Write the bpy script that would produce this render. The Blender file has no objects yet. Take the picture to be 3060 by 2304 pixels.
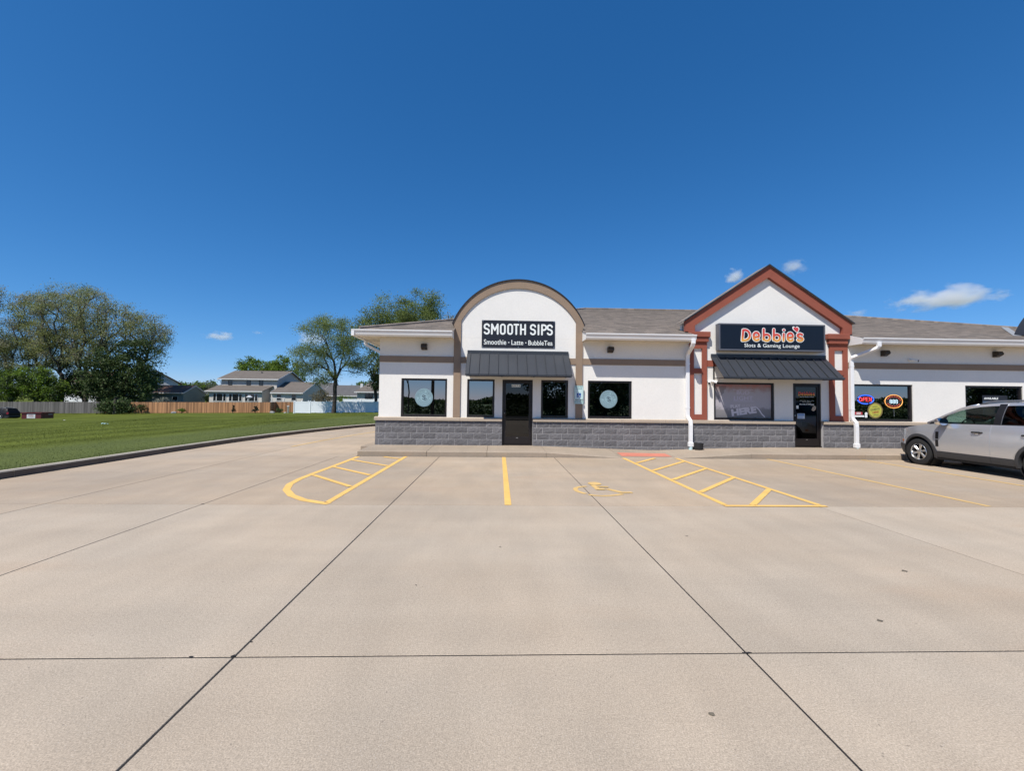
import bpy, bmesh, math, random
import numpy as np
from mathutils import Vector, Matrix

# ------------------------------------------------------------------ scene, camera, sky, sun
sc = bpy.context.scene
C = sc.collection
rnd = random.Random(7)
nrng = np.random.default_rng(11)
PI = math.pi

CAM_H = 1.65
yaw, pitch, roll = .033, .034, .0115
Fv = Vector((math.sin(yaw) * math.cos(pitch), math.cos(yaw) * math.cos(pitch), math.sin(pitch)))
R0 = Vector((math.cos(yaw), -math.sin(yaw), 0)); U0 = R0.cross(Fv)
Rv = R0 * math.cos(roll) + U0 * math.sin(roll); Uv = U0 * math.cos(roll) - R0 * math.sin(roll)
cam = bpy.data.cameras.new('camera'); camo = bpy.data.objects.new('camera', cam); C.objects.link(camo)
camo.matrix_world = Matrix(((Rv.x, Uv.x, -Fv.x, 0), (Rv.y, Uv.y, -Fv.y, 0), (Rv.z, Uv.z, -Fv.z, CAM_H), (0, 0, 0, 1)))
cam.sensor_width = 36; cam.lens = 36 * 1290 / 3060; cam.clip_start = .05; cam.clip_end = 9000
sc.camera = camo

SUN = Vector((-.66, -.82, 1.585)).normalized()
sun_el = math.asin(SUN.z); sun_az = math.atan2(SUN.x, SUN.y)
w = bpy.data.worlds.new('World'); sc.world = w; w.use_nodes = True
nt = w.node_tree; bg = nt.nodes['Background']
sky = nt.nodes.new('ShaderNodeTexSky'); sky.sky_type = 'NISHITA'; sky.sun_disc = False
sky.sun_elevation = sun_el; sky.sun_rotation = sun_az
sky.altitude = 0; sky.air_density = .75; sky.dust_density = 0; sky.ozone_density = 8
# the phone's colour rendering of a clear sky: one smooth curve per channel over the whole dome
sep = nt.nodes.new('ShaderNodeSeparateColor'); com = nt.nodes.new('ShaderNodeCombineColor'); nt.links.new(sky.outputs[0], sep.inputs[0])
for k_, (c_, g_) in enumerate(((.88, 1.32), (.69, .87), (.825, .75))):
    pw = nt.nodes.new('ShaderNodeMath'); pw.operation = 'POWER'; pw.inputs[1].default_value = g_
    mu = nt.nodes.new('ShaderNodeMath'); mu.operation = 'MULTIPLY'; mu.inputs[1].default_value = c_ * .1 ** g_ * 10
    nt.links.new(sep.outputs[k_], pw.inputs[0]); nt.links.new(pw.outputs[0], mu.inputs[0]); nt.links.new(mu.outputs[0], com.inputs[k_])
nt.links.new(com.outputs[0], bg.inputs[0])
bg.inputs[1].default_value = .1
sl = bpy.data.lights.new('sun', 'SUN'); sl.energy = 4.2; sl.angle = math.radians(.53); sl.color = (1, .95, .875)
so = bpy.data.objects.new('sun', sl); C.objects.link(so)
so.rotation_euler = SUN.to_track_quat('Z', 'Y').to_euler(); so.location = SUN * 60
vs = sc.view_settings; vs.view_transform = 'Standard'; vs.look = 'None'; vs.gamma = 1; vs.use_curve_mapping = False
vs.exposure = .45
sc.cycles.max_bounces = 8; sc.cycles.transparent_max_bounces = 24; sc.cycles.volume_bounces = 3
sc.cycles.caustics_reflective = False; sc.cycles.caustics_refractive = False

# ------------------------------------------------------------------ helpers
def lin(r, g, b):
    f = lambda c: (c / 255 / 12.92) if c / 255 <= .04045 else ((c / 255 + .055) / 1.055) ** 2.4
    return (f(r), f(g), f(b))

def M(name, col, rough=.6, var=0., scale=4., bump=0., bscale=40., metal=0., spec=.5, tint=0., fine=0., fscale=60., emit=0., coat=0., stretch=None):
    m = bpy.data.materials.new(name); m.use_nodes = True
    n = m.node_tree.nodes; L = m.node_tree.links; p = n['Principled BSDF']
    p.inputs['Roughness'].default_value = rough; p.inputs['Metallic'].default_value = metal
    p.inputs['Specular IOR Level'].default_value = spec; p.inputs['Coat Weight'].default_value = coat
    p.inputs['Base Color'].default_value = (*col, 1)
    cur = None
    def pos():
        g = n.new('ShaderNodeNewGeometry')
        if stretch:
            mp = n.new('ShaderNodeMapping'); mp.inputs['Scale'].default_value = stretch
            L.new(g.outputs['Position'], mp.inputs['Vector']); return mp.outputs[0]
        return g.outputs['Position']
    def mul(fac_socket, lo, hi):
        nonlocal cur
        r = n.new('ShaderNodeMapRange'); r.inputs[1].default_value = .25; r.inputs[2].default_value = .75
        r.inputs[3].default_value = lo; r.inputs[4].default_value = hi; r.clamp = False
        L.new(fac_socket, r.inputs[0])
        x = n.new('ShaderNodeMix'); x.data_type = 'RGBA'; x.blend_type = 'MULTIPLY'; x.inputs[0].default_value = 1
        if cur is None: x.inputs[6].default_value = (*col, 1)
        else: L.new(cur, x.inputs[6])
        L.new(r.outputs[0], x.inputs[7]); cur = x.outputs[2]
    if var:
        t = n.new('ShaderNodeTexNoise'); t.inputs['Scale'].default_value = scale; t.inputs['Detail'].default_value = 5
        L.new(pos(), t.inputs['Vector']); mul(t.outputs[0], 1 - var, 1 + var)
    if fine:
        t = n.new('ShaderNodeTexNoise'); t.inputs['Scale'].default_value = fscale; t.inputs['Detail'].default_value = 2
        L.new(pos(), t.inputs['Vector']); mul(t.outputs[0], 1 - fine, 1 + fine)
    if tint:
        a = n.new('ShaderNodeAttribute'); a.attribute_name = 'tint'
        r = n.new('ShaderNodeMapRange'); r.inputs[3].default_value = 1 - tint; r.inputs[4].default_value = 1 + tint
        L.new(a.outputs['Fac'], r.inputs[0])
        x = n.new('ShaderNodeMix'); x.data_type = 'RGBA'; x.blend_type = 'MULTIPLY'; x.inputs[0].default_value = 1
        if cur is None: x.inputs[6].default_value = (*col, 1)
        else: L.new(cur, x.inputs[6])
        L.new(r.outputs[0], x.inputs[7]); cur = x.outputs[2]
    if cur is not None: L.new(cur, p.inputs['Base Color'])
    if emit:
        p.inputs['Emission Color'].default_value = (*col, 1); p.inputs['Emission Strength'].default_value = emit
    if bump:
        t = n.new('ShaderNodeTexNoise'); t.inputs['Scale'].default_value = bscale; t.inputs['Detail'].default_value = 4
        L.new(pos(), t.inputs['Vector'])
        b = n.new('ShaderNodeBump'); b.inputs['Strength'].default_value = 1; b.inputs['Distance'].default_value = bump
        L.new(t.outputs[0], b.inputs['Height']); L.new(b.outputs[0], p.inputs['Normal'])
    return m

def glass(name, tint_col, refl, trans, rough=0.0):
    m = bpy.data.materials.new(name); m.use_nodes = True
    n = m.node_tree.nodes; L = m.node_tree.links
    for q in list(n): n.remove(q)
    o = n.new('ShaderNodeOutputMaterial'); t = n.new('ShaderNodeBsdfTransparent'); g = n.new('ShaderNodeBsdfGlossy')
    t.inputs[0].default_value = (*[c * trans for c in tint_col], 1); g.inputs['Roughness'].default_value = rough
    g.inputs[0].default_value = (1, 1, 1, 1)
    lw = n.new('ShaderNodeLayerWeight'); lw.inputs[0].default_value = .5
    p5 = n.new('ShaderNodeMath'); p5.operation = 'POWER'; p5.inputs[1].default_value = 5; L.new(lw.outputs['Facing'], p5.inputs[0])
    ad = n.new('ShaderNodeMath'); ad.operation = 'MULTIPLY_ADD'; ad.use_clamp = True; ad.inputs[1].default_value = 1 - refl; ad.inputs[2].default_value = refl
    mx = n.new('ShaderNodeMixShader'); L.new(p5.outputs[0], ad.inputs[0]); L.new(ad.outputs[0], mx.inputs[0])
    L.new(t.outputs[0], mx.inputs[1]); L.new(g.outputs[0], mx.inputs[2]); L.new(mx.outputs[0], o.inputs[0])
    return m

WPOS = {}
class MB:
    """collects faces, becomes ONE mesh object"""
    def __init__(s): s.v = []; s.f = []; s.m = []; s.t = []
    def add(s, vs, fs, mi=0, tint=.5):
        o = len(s.v); s.v += [tuple(q) for q in vs]; s.f += [tuple(o + i for i in f) for f in fs]
        s.m += [mi] * len(fs); s.t += [tint] * len(fs); return s
    def box(s, x0, x1, y0, y1, z0, z1, mi=0, tint=.5):
        if x0 > x1: x0, x1 = x1, x0
        if y0 > y1: y0, y1 = y1, y0
        if z0 > z1: z0, z1 = z1, z0
        return s.add([(x0, y0, z0), (x1, y0, z0), (x1, y1, z0), (x0, y1, z0), (x0, y0, z1), (x1, y0, z1), (x1, y1, z1), (x0, y1, z1)],
                     [(0, 3, 2, 1), (4, 5, 6, 7), (0, 1, 5, 4), (1, 2, 6, 5), (2, 3, 7, 6), (3, 0, 4, 7)], mi, tint)
    def prism_y(s, poly, y0, y1, mi=0, caps=True):            # poly of (x,z) counter-clockwise seen from -Y
        n = len(poly); a = [(x, y0, z) for x, z in poly] + [(x, y1, z) for x, z in poly]
        fs = [(i, n + i, n + (i + 1) % n, (i + 1) % n) for i in range(n)]
        if caps: fs += [tuple(range(n)), tuple(range(2 * n - 1, n - 1, -1))]
        return s.add(a, fs, mi)
    def prism_z(s, poly, z0, z1, mi=0):
        n = len(poly); a = [(x, y, z0) for x, y in poly] + [(x, y, z1) for x, y in poly]
        return s.add(a, [(i, (i + 1) % n, n + (i + 1) % n, n + i) for i in range(n)] + [tuple(range(n - 1, -1, -1)), tuple(range(n, 2 * n))], mi)
    def prism_x(s, poly, x0, x1, mi=0):                        # poly of (y,z)
        n = len(poly); a = [(x0, y, z) for y, z in poly] + [(x1, y, z) for y, z in poly]
        return s.add(a, [(i, (i + 1) % n, n + (i + 1) % n, n + i) for i in range(n)] + [tuple(range(n - 1, -1, -1)), tuple(range(n, 2 * n))], mi)
    def tube(s, pts, r, k=6, mi=0, caps=True, tint=.5):
        pts = [Vector(p) for p in pts]; n = len(pts)
        rs = r if hasattr(r, '__len__') else [r] * n
        vs = []; up = None
        for i, p in enumerate(pts):
            d = (pts[min(i + 1, n - 1)] - pts[max(i - 1, 0)])
            d = d.normalized() if d.length > 1e-9 else Vector((0, 0, 1))
            a = d.cross(Vector((0, 0, 1)) if abs(d.z) < .95 else Vector((1, 0, 0))).normalized() if up is None else (up - d * up.dot(d)).normalized()
            up = a; b = d.cross(a)
            vs += [p + (a * math.cos(2 * PI * j / k + PI / k) + b * math.sin(2 * PI * j / k + PI / k)) * rs[i] for j in range(k)]
        fs = [(i * k + j, i * k + (j + 1) % k, (i + 1) * k + (j + 1) % k, (i + 1) * k + j) for i in range(n - 1) for j in range(k)]
        if caps: fs += [tuple(range(k - 1, -1, -1)), tuple(range((n - 1) * k, n * k))]
        return s.add(vs, fs, mi, tint)
    def lathe(s, prof, c, axis='x', k=24, mi=0):               # prof of (offset along axis, radius)
        vs = []
        for a, r in prof:
            for j in range(k):
                t = 2 * PI * j / k; u, v = r * math.cos(t), r * math.sin(t)
                vs.append((c[0] + a, c[1] + u, c[2] + v) if axis == 'x' else (c[0] + u, c[1] + a, c[2] + v) if axis == 'y' else (c[0] + u, c[1] + v, c[2] + a))
        fs = [(i * k + j, i * k + (j + 1) % k, (i + 1) * k + (j + 1) % k, (i + 1) * k + j) for i in range(len(prof) - 1) for j in range(k)]
        return s.add(vs, fs, mi)
    def grid(s, rows, mi=0, closed=False):                     # rows: list of equal-length point lists
        n = len(rows[0]); vs = [p for r in rows for p in r]
        fs = [(i * n + j, i * n + (j + 1) % n, (i + 1) * n + (j + 1) % n, (i + 1) * n + j) for i in range(len(rows) - 1) for j in range(n if closed else n - 1)]
        return s.add(vs, fs, mi)
    def ribbon(s, pts, r, y, depth=.01, mi=0, cap=8):          # stroke of lettering in the XZ plane facing -Y with round ends
        pts = [Vector((p[0], p[1])) for p in pts]; n = len(pts)
        if n > 3 and (pts[0] - pts[-1]).length < 1e-6:
            pts = pts[:-1]; n -= 1; A, B = [], []
            for i, p in enumerate(pts):
                d = ((p - pts[i - 1]).normalized() + (pts[(i + 1) % n] - p).normalized()).normalized(); nn = Vector((-d.y, d.x)) * r
                A.append(p + nn); B.append(p - nn)
            s.grid([[(p.x, yy, p.y) for p in Q] for Q, yy in ((A, y + depth), (A, y), (B, y), (B, y + depth))], mi, closed=True)
            return s
        if n == 1: pts = [pts[0], pts[0] + Vector((1e-4, 0))]; n = 2
        Ls, Rs = [], []
        for i, p in enumerate(pts):
            d0 = (pts[i] - pts[i - 1]).normalized() if i else (pts[1] - pts[0]).normalized()
            d1 = (pts[i + 1] - pts[i]).normalized() if i < n - 1 else d0
            d = (d0 + d1); d = d.normalized() if d.length > 1e-6 else d0
            k = 1 / max(.5, math.sqrt(max(0.0, (1 + d0.dot(d1)) / 2)))
            nn = Vector((-d.y, d.x)) * r * min(k, 1.6); Ls.append(p + nn); Rs.append(p - nn)
        out = list(Rs)
        d = (pts[-1] - pts[-2]).normalized(); a0 = math.atan2(-d.x, d.y)
        a0 = math.atan2(d.y, d.x) - PI / 2
        if cap: out += [pts[-1] + Vector((math.cos(a0 + PI * j / cap), math.sin(a0 + PI * j / cap))) * r for j in range(1, cap)]
        out += list(reversed(Ls))
        d = (pts[0] - pts[1]).normalized(); a0 = math.atan2(d.y, d.x) - PI / 2
        if cap: out += [pts[0] + Vector((math.cos(a0 + PI * j / cap), math.sin(a0 + PI * j / cap))) * r for j in range(1, cap)]
        # quads along the stroke plus fans at the ends keep concave strokes clean
        N = len(out); o = len(s.v)
        s.v += [(p.x, y, p.y) for p in out] + [(p.x, y + depth, p.y) for p in out]
        F = []
        for i in range(n - 1): F.append((i, i + 1, n + max(cap - 1, 0) + n - 2 - i, n + max(cap - 1, 0) + n - 1 - i))
        if cap:
            F.append(tuple([n - 1] + list(range(n, n + cap - 1)) + [n + cap - 1]))
            F.append(tuple([n + cap - 1 + n - 1] + list(range(n + cap - 1 + n, N)) + [0]))
        F += [(i, N + i, N + (i + 1) % N, (i + 1) % N) for i in range(N)]
        s.f += [tuple(o + i for i in f) for f in F]; s.m += [mi] * len(F); s.t += [.5] * len(F)
        return s
    def mesh(s, name, mats, org):
        me = bpy.data.meshes.new(name)
        me.from_pydata([(x - org[0], y - org[1], z - org[2]) for x, y, z in s.v], [], s.f)
        for m in (mats if isinstance(mats, (list, tuple)) else [mats]): me.materials.append(m)
        me.polygons.foreach_set('material_index', s.m)
        if any(t != .5 for t in s.t):
            a = me.attributes.new('tint', 'FLOAT', 'FACE'); a.data.foreach_set('value', s.t)
        return me
    def build(s, name, mats, parent=None, smooth=False, org=None, bevel=0, autos=None):
        if org is None:
            A = np.array(s.v); lo, hi = A.min(0), A.max(0); org = ((lo[0] + hi[0]) / 2, (lo[1] + hi[1]) / 2, lo[2])
        org = Vector([float(c) for c in org])
        me = s.mesh(name, mats, org)
        o = bpy.data.objects.new(name, me); C.objects.link(o)
        o.location = org - (WPOS[parent.name] if parent else Vector((0, 0, 0)))
        if parent: o.parent = parent
        WPOS[o.name] = org
        if smooth: me.polygons.foreach_set('use_smooth', [True] * len(me.polygons))
        if autos: me.polygons.foreach_set('use_smooth', [True] * len(me.polygons)); me.set_sharp_from_angle(angle=autos)
        if bevel:
            b = o.modifiers.new('edge', 'BEVEL'); b.width = bevel; b.segments = 2; b.limit_method = 'ANGLE'
        return o

def link(o, loc, parent=None):
    C.objects.link(o); loc = Vector(loc)
    o.location = loc - (WPOS[parent.name] if parent else Vector((0, 0, 0)))
    if parent: o.parent = parent
    WPOS[o.name] = loc; return o
def tag(o, label=None, cat=None, group=None, kind=None):
    if label: o['label'] = label
    if cat: o['category'] = cat
    if group: o['group'] = group
    if kind: o['kind'] = kind
    return o
def thing(name, label, cat, loc, group=None, kind=None):
    o = bpy.data.objects.new(name, None); o.empty_display_size = .2
    link(o, loc); return tag(o, label, cat, group, kind)
def copy_tree(o, loc, parent=None):
    c = o.copy(); C.objects.link(c)
    if parent: c.parent = parent
    else: c.location = loc
    for ch in list(o.children): copy_tree(ch, None, c)
    return c

def text_pts(s, off=0.):
    cu = bpy.data.curves.new('t', 'FONT'); cu.body = s; cu.offset = off; cu.resolution_u = 3
    o = bpy.data.objects.new('t', cu); C.objects.link(o); bpy.context.view_layer.update()
    me = bpy.data.meshes.new_from_object(o.evaluated_get(bpy.context.evaluated_depsgraph_get()))
    V = np.array([v.co[:2] for v in me.vertices]); F = [tuple(p.vertices) for p in me.polygons]
    bpy.data.objects.remove(o); bpy.data.curves.remove(cu); bpy.data.meshes.remove(me)
    return V, F
def text(mb, s, x0, x1, z0, z1, y, off=0., mi=0, shear=0., rot=0.):
    V, F = text_pts(s, off); lo, hi = V.min(0), V.max(0)
    u = (V[:, 0] - lo[0]) / (hi[0] - lo[0]); v = (V[:, 1] - lo[1]) / (hi[1] - lo[1])
    X = (u - .5) * (x1 - x0) + shear * (v - .5) * (z1 - z0); Z = (v - .5) * (z1 - z0)
    c, sn = math.cos(rot), math.sin(rot)
    mb.add([((x0 + x1) / 2 + a * c - b * sn, y, (z0 + z1) / 2 + a * sn + b * c) for a, b in zip(X, Z)], F, mi)
def arc(cx, cz, rx, rz, a0, a1, n=14):
    P = [(cx + rx * math.cos(math.radians(a0 + (a1 - a0) * i / n)), cz + rz * math.sin(math.radians(a0 + (a1 - a0) * i / n))) for i in range(n + 1)]
    if abs(abs(a1 - a0) - 360) < 1e-6: P[-1] = P[0]
    return P
def disc(mb, cx, cz, rx, rz, y, n=36, mi=0, r0=0.):
    if r0: mb.grid([[(x, y, z) for x, z in arc(cx, cz, rx, rz, 0, 360, n)], [(x, y, z) for x, z in arc(cx, cz, rx * r0, rz * r0, 0, 360, n)]], mi)
    else: mb.add([(x, y, z) for x, z in arc(cx, cz, rx, rz, 0, 360, n)[:-1]], [tuple(range(n))], mi)

# ------------------------------------------------------------------ materials
def concrete(name, base, warm, rough=.85, bumpd=.0025, rowtone=True):
    m = bpy.data.materials.new(name); m.use_nodes = True; n = m.node_tree.nodes; L = m.node_tree.links; p = n['Principled BSDF']
    p.inputs['Roughness'].default_value = rough; p.inputs['Specular IOR Level'].default_value = .3
    g = n.new('ShaderNodeNewGeometry')
    def noise(sc_, det=4, st=None, rgh=.55):
        t = n.new('ShaderNodeTexNoise'); t.inputs['Scale'].default_value = sc_; t.inputs['Detail'].default_value = det; t.inputs['Roughness'].default_value = rgh
        src = g.outputs['Position']
        if st:
            mp = n.new('ShaderNodeMapping'); mp.inputs['Scale'].default_value = st; L.new(src, mp.inputs['Vector']); src = mp.outputs[0]
        L.new(src, t.inputs['Vector']); return t.outputs[0]
    def ramp(s, a, b, lo, hi):
        r = n.new('ShaderNodeMapRange'); r.inputs[1].default_value = a; r.inputs[2].default_value = b; r.inputs[3].default_value = lo; r.inputs[4].default_value = hi
        L.new(s, r.inputs[0]); return r.outputs[0]
    def mix(f, a, b, mode='MIX'):
        x = n.new('ShaderNodeMix'); x.data_type = 'RGBA'; x.blend_type = mode
        if hasattr(f, 'is_linked') or hasattr(f, 'node'): L.new(f, x.inputs[0])
        else: x.inputs[0].default_value = f
        for i, q in ((6, a), (7, b)):
            if isinstance(q, tuple): x.inputs[i].default_value = (*q, 1)
            else: L.new(q, x.inputs[i])
        return x.outputs[2]
    c = mix(ramp(noise(.45, 5), .36, .64, 0, 1), base, warm)
    c = mix(1., c, ramp(noise(2.2, 6, (1, .35, 1)), .3, .7, .93, 1.06), 'MULTIPLY')
    c = mix(1., c, ramp(noise(.16, 3), .35, .65, .92, 1.06), 'MULTIPLY')
    c = mix(1., c, ramp(noise(.9, 5, (.28, 1.5, 1)), .35, .68, .94, 1.05), 'MULTIPLY')
    c = mix(ramp(noise(.7, 5, (.5, 1.2, 1)), .58, .72, 0, .5), c, (base[0] * 1.0, base[1] * .90, base[2] * .82))
    c = mix(1., c, ramp(noise(130, 2), .3, .7, .74, 1.24), 'MULTIPLY')
    c = mix(1., c, ramp(noise(45, 2), .3, .7, .92, 1.08), 'MULTIPLY')
    vo = n.new('ShaderNodeTexVoronoi'); vo.inputs['Scale'].default_value = 55; L.new(g.outputs['Position'], vo.inputs['Vector'])
    c = mix(ramp(vo.outputs['Distance'], .10, .14, .5, 0), c, (.56, .52, .46))
    vo2 = n.new('ShaderNodeTexVoronoi'); vo2.inputs['Scale'].default_value = 9; L.new(g.outputs['Position'], vo2.inputs['Vector'])
    c = mix(ramp(vo2.outputs['Distance'], .035, .06, .6, 0), c, (.13, .11, .09))
    a = n.new('ShaderNodeAttribute'); a.attribute_name = 'tint'
    c = mix(1., c, ramp(a.outputs['Fac'], 0, 1, .93, 1.07), 'MULTIPLY')
    L.new(c, p.inputs['Base Color'])
    b = n.new('ShaderNodeBump'); b.inputs['Distance'].default_value = bumpd; b.inputs['Strength'].default_value = .8
    L.new(noise(110, 3), b.inputs['Height']); L.new(b.outputs[0], p.inputs['Normal'])
    return m
m_conc = concrete('concrete', (.410, .344, .268), (.436, .354, .266))
m_conc_warm = concrete('warm_concrete', (.378, .308, .234), (.412, .320, .228))
m_walk = concrete('walk_concrete', (.335, .275, .21), (.365, .295, .225))
m_joint = M('joint_dirt', (.016, .014, .013), .95, .3, 6)
m_kerb = M('kerb_concrete', (.40, .355, .285), .9, .12, 1.5, .003, 60, fine=.12, fscale=90)
m_kerbface = M('kerb_shaded_face', (.13, .105, .085), .9, .2, 2.5, .003, 60)  # lot-side face coloured darker than the top, its shade put into the material
def paint(name, col, under, wear=.62):
    m = M(name, col, .7, .1, 3, .0015, 120); n = m.node_tree.nodes; L = m.node_tree.links; p = n['Principled BSDF']
    g = n.new('ShaderNodeNewGeometry'); t = n.new('ShaderNodeTexNoise'); t.inputs['Scale'].default_value = 28; t.inputs['Detail'].default_value = 6; t.inputs['Roughness'].default_value = .7
    L.new(g.outputs['Position'], t.inputs['Vector'])
    r = n.new('ShaderNodeMapRange'); r.inputs[1].default_value = wear; r.inputs[2].default_value = wear + .08; L.new(t.outputs[0], r.inputs[0])
    x = n.new('ShaderNodeMix'); x.data_type = 'RGBA'; x.inputs[7].default_value = (*under, 1)
    L.new(p.inputs['Base Color'].links[0].from_socket, x.inputs[6]); L.new(r.outputs[0], x.inputs[0]); L.new(x.outputs[2], p.inputs['Base Color'])
    return m
m_yellow = paint('yellow_paint', (.74, .455, .125), (.36, .295, .22), .66)
m_yellow_worn = paint('worn_yellow_paint', (.64, .42, .15), (.36, .295, .22), .56)
m_red = paint('red_ramp_paint', (.55, .19, .13), (.36, .30, .23), .7)
m_stucco = M('white_stucco', (.768, .750, .704), .92, .03, 1.2, .0035, 30, fine=.03, fscale=25)
m_brown = M('brown_stucco', (.275, .20, .142), .92, .07, 2, .004, 60, fine=.06, fscale=50)
m_rust = M('rust_red_stucco', (.27, .075, .046), .9, .08, 2, .004, 60, fine=.06, fscale=50)
m_block = M('grey_split_block', (.145, .141, .146), .92, .13, 9, .018, 20, fine=.16, fscale=60, tint=.14)
m_mortar = M('mortar', (.43, .415, .41), .95, .1, 8, .002, 80)
m_cap = M('limestone_cap', (.42, .345, .265), .85, .08, 2.5, .003, 60, fine=.05)
m_frame = M('bronze_frame', (.012, .0085, .008), .38, .1, 3)
m_white = M('white_metal', (.80, .80, .79), .4, .03, 2)
m_gutter = M('gutter_white', (.78, .775, .76), .42, .05, 1.5)
m_soffit = M('soffit_vinyl', (.66, .60, .49), .7, .05, 2)
m_dark = M('dark_metal', (.03, .032, .037), .42, .12, 1.5, .001, 30)
m_awn = M('charcoal_awning', (.036, .040, .047), .42, .1, 1.2, .0015, 8)
m_bronze = M('lamp_bronze', (.03, .022, .016), .5, .15, 20)
m_lens = M('lamp_lens', (.06, .05, .04), .2)
m_pipe = M('white_pipe', (.80, .80, .80), .38, .03, 2)
m_pvc = M('pale_blue_pvc', (.50, .66, .68), .5)
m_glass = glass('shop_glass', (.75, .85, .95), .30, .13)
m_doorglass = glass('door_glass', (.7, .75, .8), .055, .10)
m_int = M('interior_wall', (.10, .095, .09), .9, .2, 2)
m_steel = M('brushed_steel', (.55, .55, .54), .35, metal=1)
m_black = M('black_rubber', (.012, .012, .012), .7, .2, 20)
m_banner = M('banner_navy', (.006, .008, .016), .5, .1, 3)
m_letter = M('banner_white', (.80, .83, .80), .55)
m_signface = M('sign_face_black', (.006, .007, .012), .3)
m_signframe = M('sign_frame_grey', (.10, .105, .125), .45, .08, 3)
m_signsof = M('sign_bottom_pan', (.36, .32, .26), .6)
m_decal = M('teal_decal', (.25, .385, .43), .6)
m_decaldark = M('decal_dark', (.05, .085, .11), .6)

def shingles(name):
    m = M(name, (.20, .177, .156), .95, .1, 1.2, .004, 60, fine=.2, fscale=45)
    n = m.node_tree.nodes; L = m.node_tree.links; p = n['Principled BSDF']
    g = n.new('ShaderNodeNewGeometry'); br = n.new('ShaderNodeTexBrick')
    br.inputs['Scale'].default_value = 1; br.inputs['Brick Width'].default_value = .34; br.inputs['Row Height'].default_value = .134
    br.inputs['Mortar Size'].default_value = 0; br.offset = .37; br.squash = .8; br.squash_frequency = 3
    br.inputs['Color1'].default_value = (.72, .70, .68, 1); br.inputs['Color2'].default_value = (1.25, 1.18, 1.12, 1)
    L.new(g.outputs['Position'], br.inputs['Vector'])
    x = n.new('ShaderNodeMix'); x.data_type = 'RGBA'; x.blend_type = 'MULTIPLY'; x.inputs[0].default_value = 1
    L.new(p.inputs['Base Color'].links[0].from_socket, x.inputs[6]); L.new(br.outputs[0], x.inputs[7]); L.new(x.outputs[2], p.inputs['Base Color'])
    return m
m_shing = shingles('brown_shingles')

# ------------------------------------------------------------------ ground: lot, sidewalk, kerb, lawn, road
KERB = [(-9.62, -7.0), (-9.62, -3), (-9.62, 1), (-9.62, 5), (-9.62, 9), (-9.6, 13), (-9.52, 16), (-9.3, 18.2), (-8.95, 20.5), (-8.5, 22.6), (-7.9, 24.7), (-7.15, 26.6), (-6.1, 28.7), (-4.6, 31), (-2.4, 33.2), (1, 35.2), (6, 36.6), (14, 37.3), (30, 37.6)]
def kx(y):
    for (x0, y0), (x1, y1) in zip(KERB, KERB[1:]):
        if y0 <= y <= y1: return x0 + (x1 - x0) * (y - y0) / (y1 - y0)
    return KERB[-1][0]
def zfar(x, y):
    z = max(-1.3, min(-.3, -.69 + .0132 * (x + 27)))
    return z - .48 * math.exp(-((y - 58) / 5) ** 2) / (1 + math.exp((x + 52) / 1.5))
def sstep(t): t = max(0., min(1., t)); return t * t * (3 - 2 * t)

lot = thing('parking_lot', None, None, (0, 0, 0), kind='structure')
MB().box(-9.55, 30, -7, 40, -.35, -.003).build('joint_bed', m_joint, lot)
xs = [-6.82, -4.5, -1.65, 1.66, 5.16, 8.86, 12.4, 15.9, 19.4, 22.9, 26.4, 30]
ys = [-7, -5.1, -1.15, 2.85, 6.82, 9.72, 12.52]
GAP = .0048
def slab(poly, t):
    b = MB(); n = len(poly); c = np.array(poly).mean(0)
    cham = [(p[0] + math.copysign(.004, c[0] - p[0]), p[1] + math.copysign(.004, c[1] - p[1])) for p in poly]
    a = [(x, y, -.12) for x, y in poly] + [(x, y, -.006) for x, y in poly] + [(x, y, 0) for x, y in cham]
    b.add(a, [(i, (i + 1) % n, n + (i + 1) % n, n + i) for i in range(n)] + [(n + i, n + (i + 1) % n, 2 * n + (i + 1) % n, 2 * n + i) for i in range(n)] + [tuple(range(2 * n, 3 * n))], 0, t)
    return b.build('slab', m_conc_warm if c[1] > 6.9 or c[0] < -6.8 else m_conc, lot)
for i in range(len(xs) - 1):
    for j in range(len(ys) - 1):
        x0, x1, y0, y1 = xs[i] + GAP, xs[i + 1] - GAP, ys[j] + GAP, ys[j + 1] - GAP
        if i == 0 and False: continue
        slab([(x0, y0), (x1, y0), (x1, y1), (x0, y1)], rnd.uniform(.2, .8))
yl = ys + [15.6, 18.6, 21.8, 25.0, 28.0]
for j in range(len(yl) - 1):
    y0, y1 = yl[j] + GAP, yl[j + 1] - GAP
    left = [(kx(y1) + .02, y1), (kx((y0 + y1) / 2) + .02, (y0 + y1) / 2), (kx(y0) + .02, y0)]
    slab([(-6.82 - GAP, y0), (-6.82 - GAP, y1)] + left, rnd.uniform(.2, .8))
    if y0 > 12.5: slab([(-6.82 + GAP, y0), (-4.02, y0), (-4.02, y1), (-6.82 + GAP, y1)], rnd.uniform(.2, .8))
slab([(-4.0, 28.02), (-4.0, 30), (-5.2, 30), (-7.9, 25.1), (-6.8, 25.05), (-6.8, 28.02)][::1] if False else [(-6.8, 28.02), (-4.0, 28.02), (-4.0, 31.5), (-4.7, 30.9), (-6.0, 28.8)], .5)
slab([(-4.0 + .02, 31.2), (26, 31.2), (26, 37.3), (14, 37.1), (6, 36.4), (1, 35.0), (-2.3, 33.1), (-3.98, 31.6)], .5)

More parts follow.
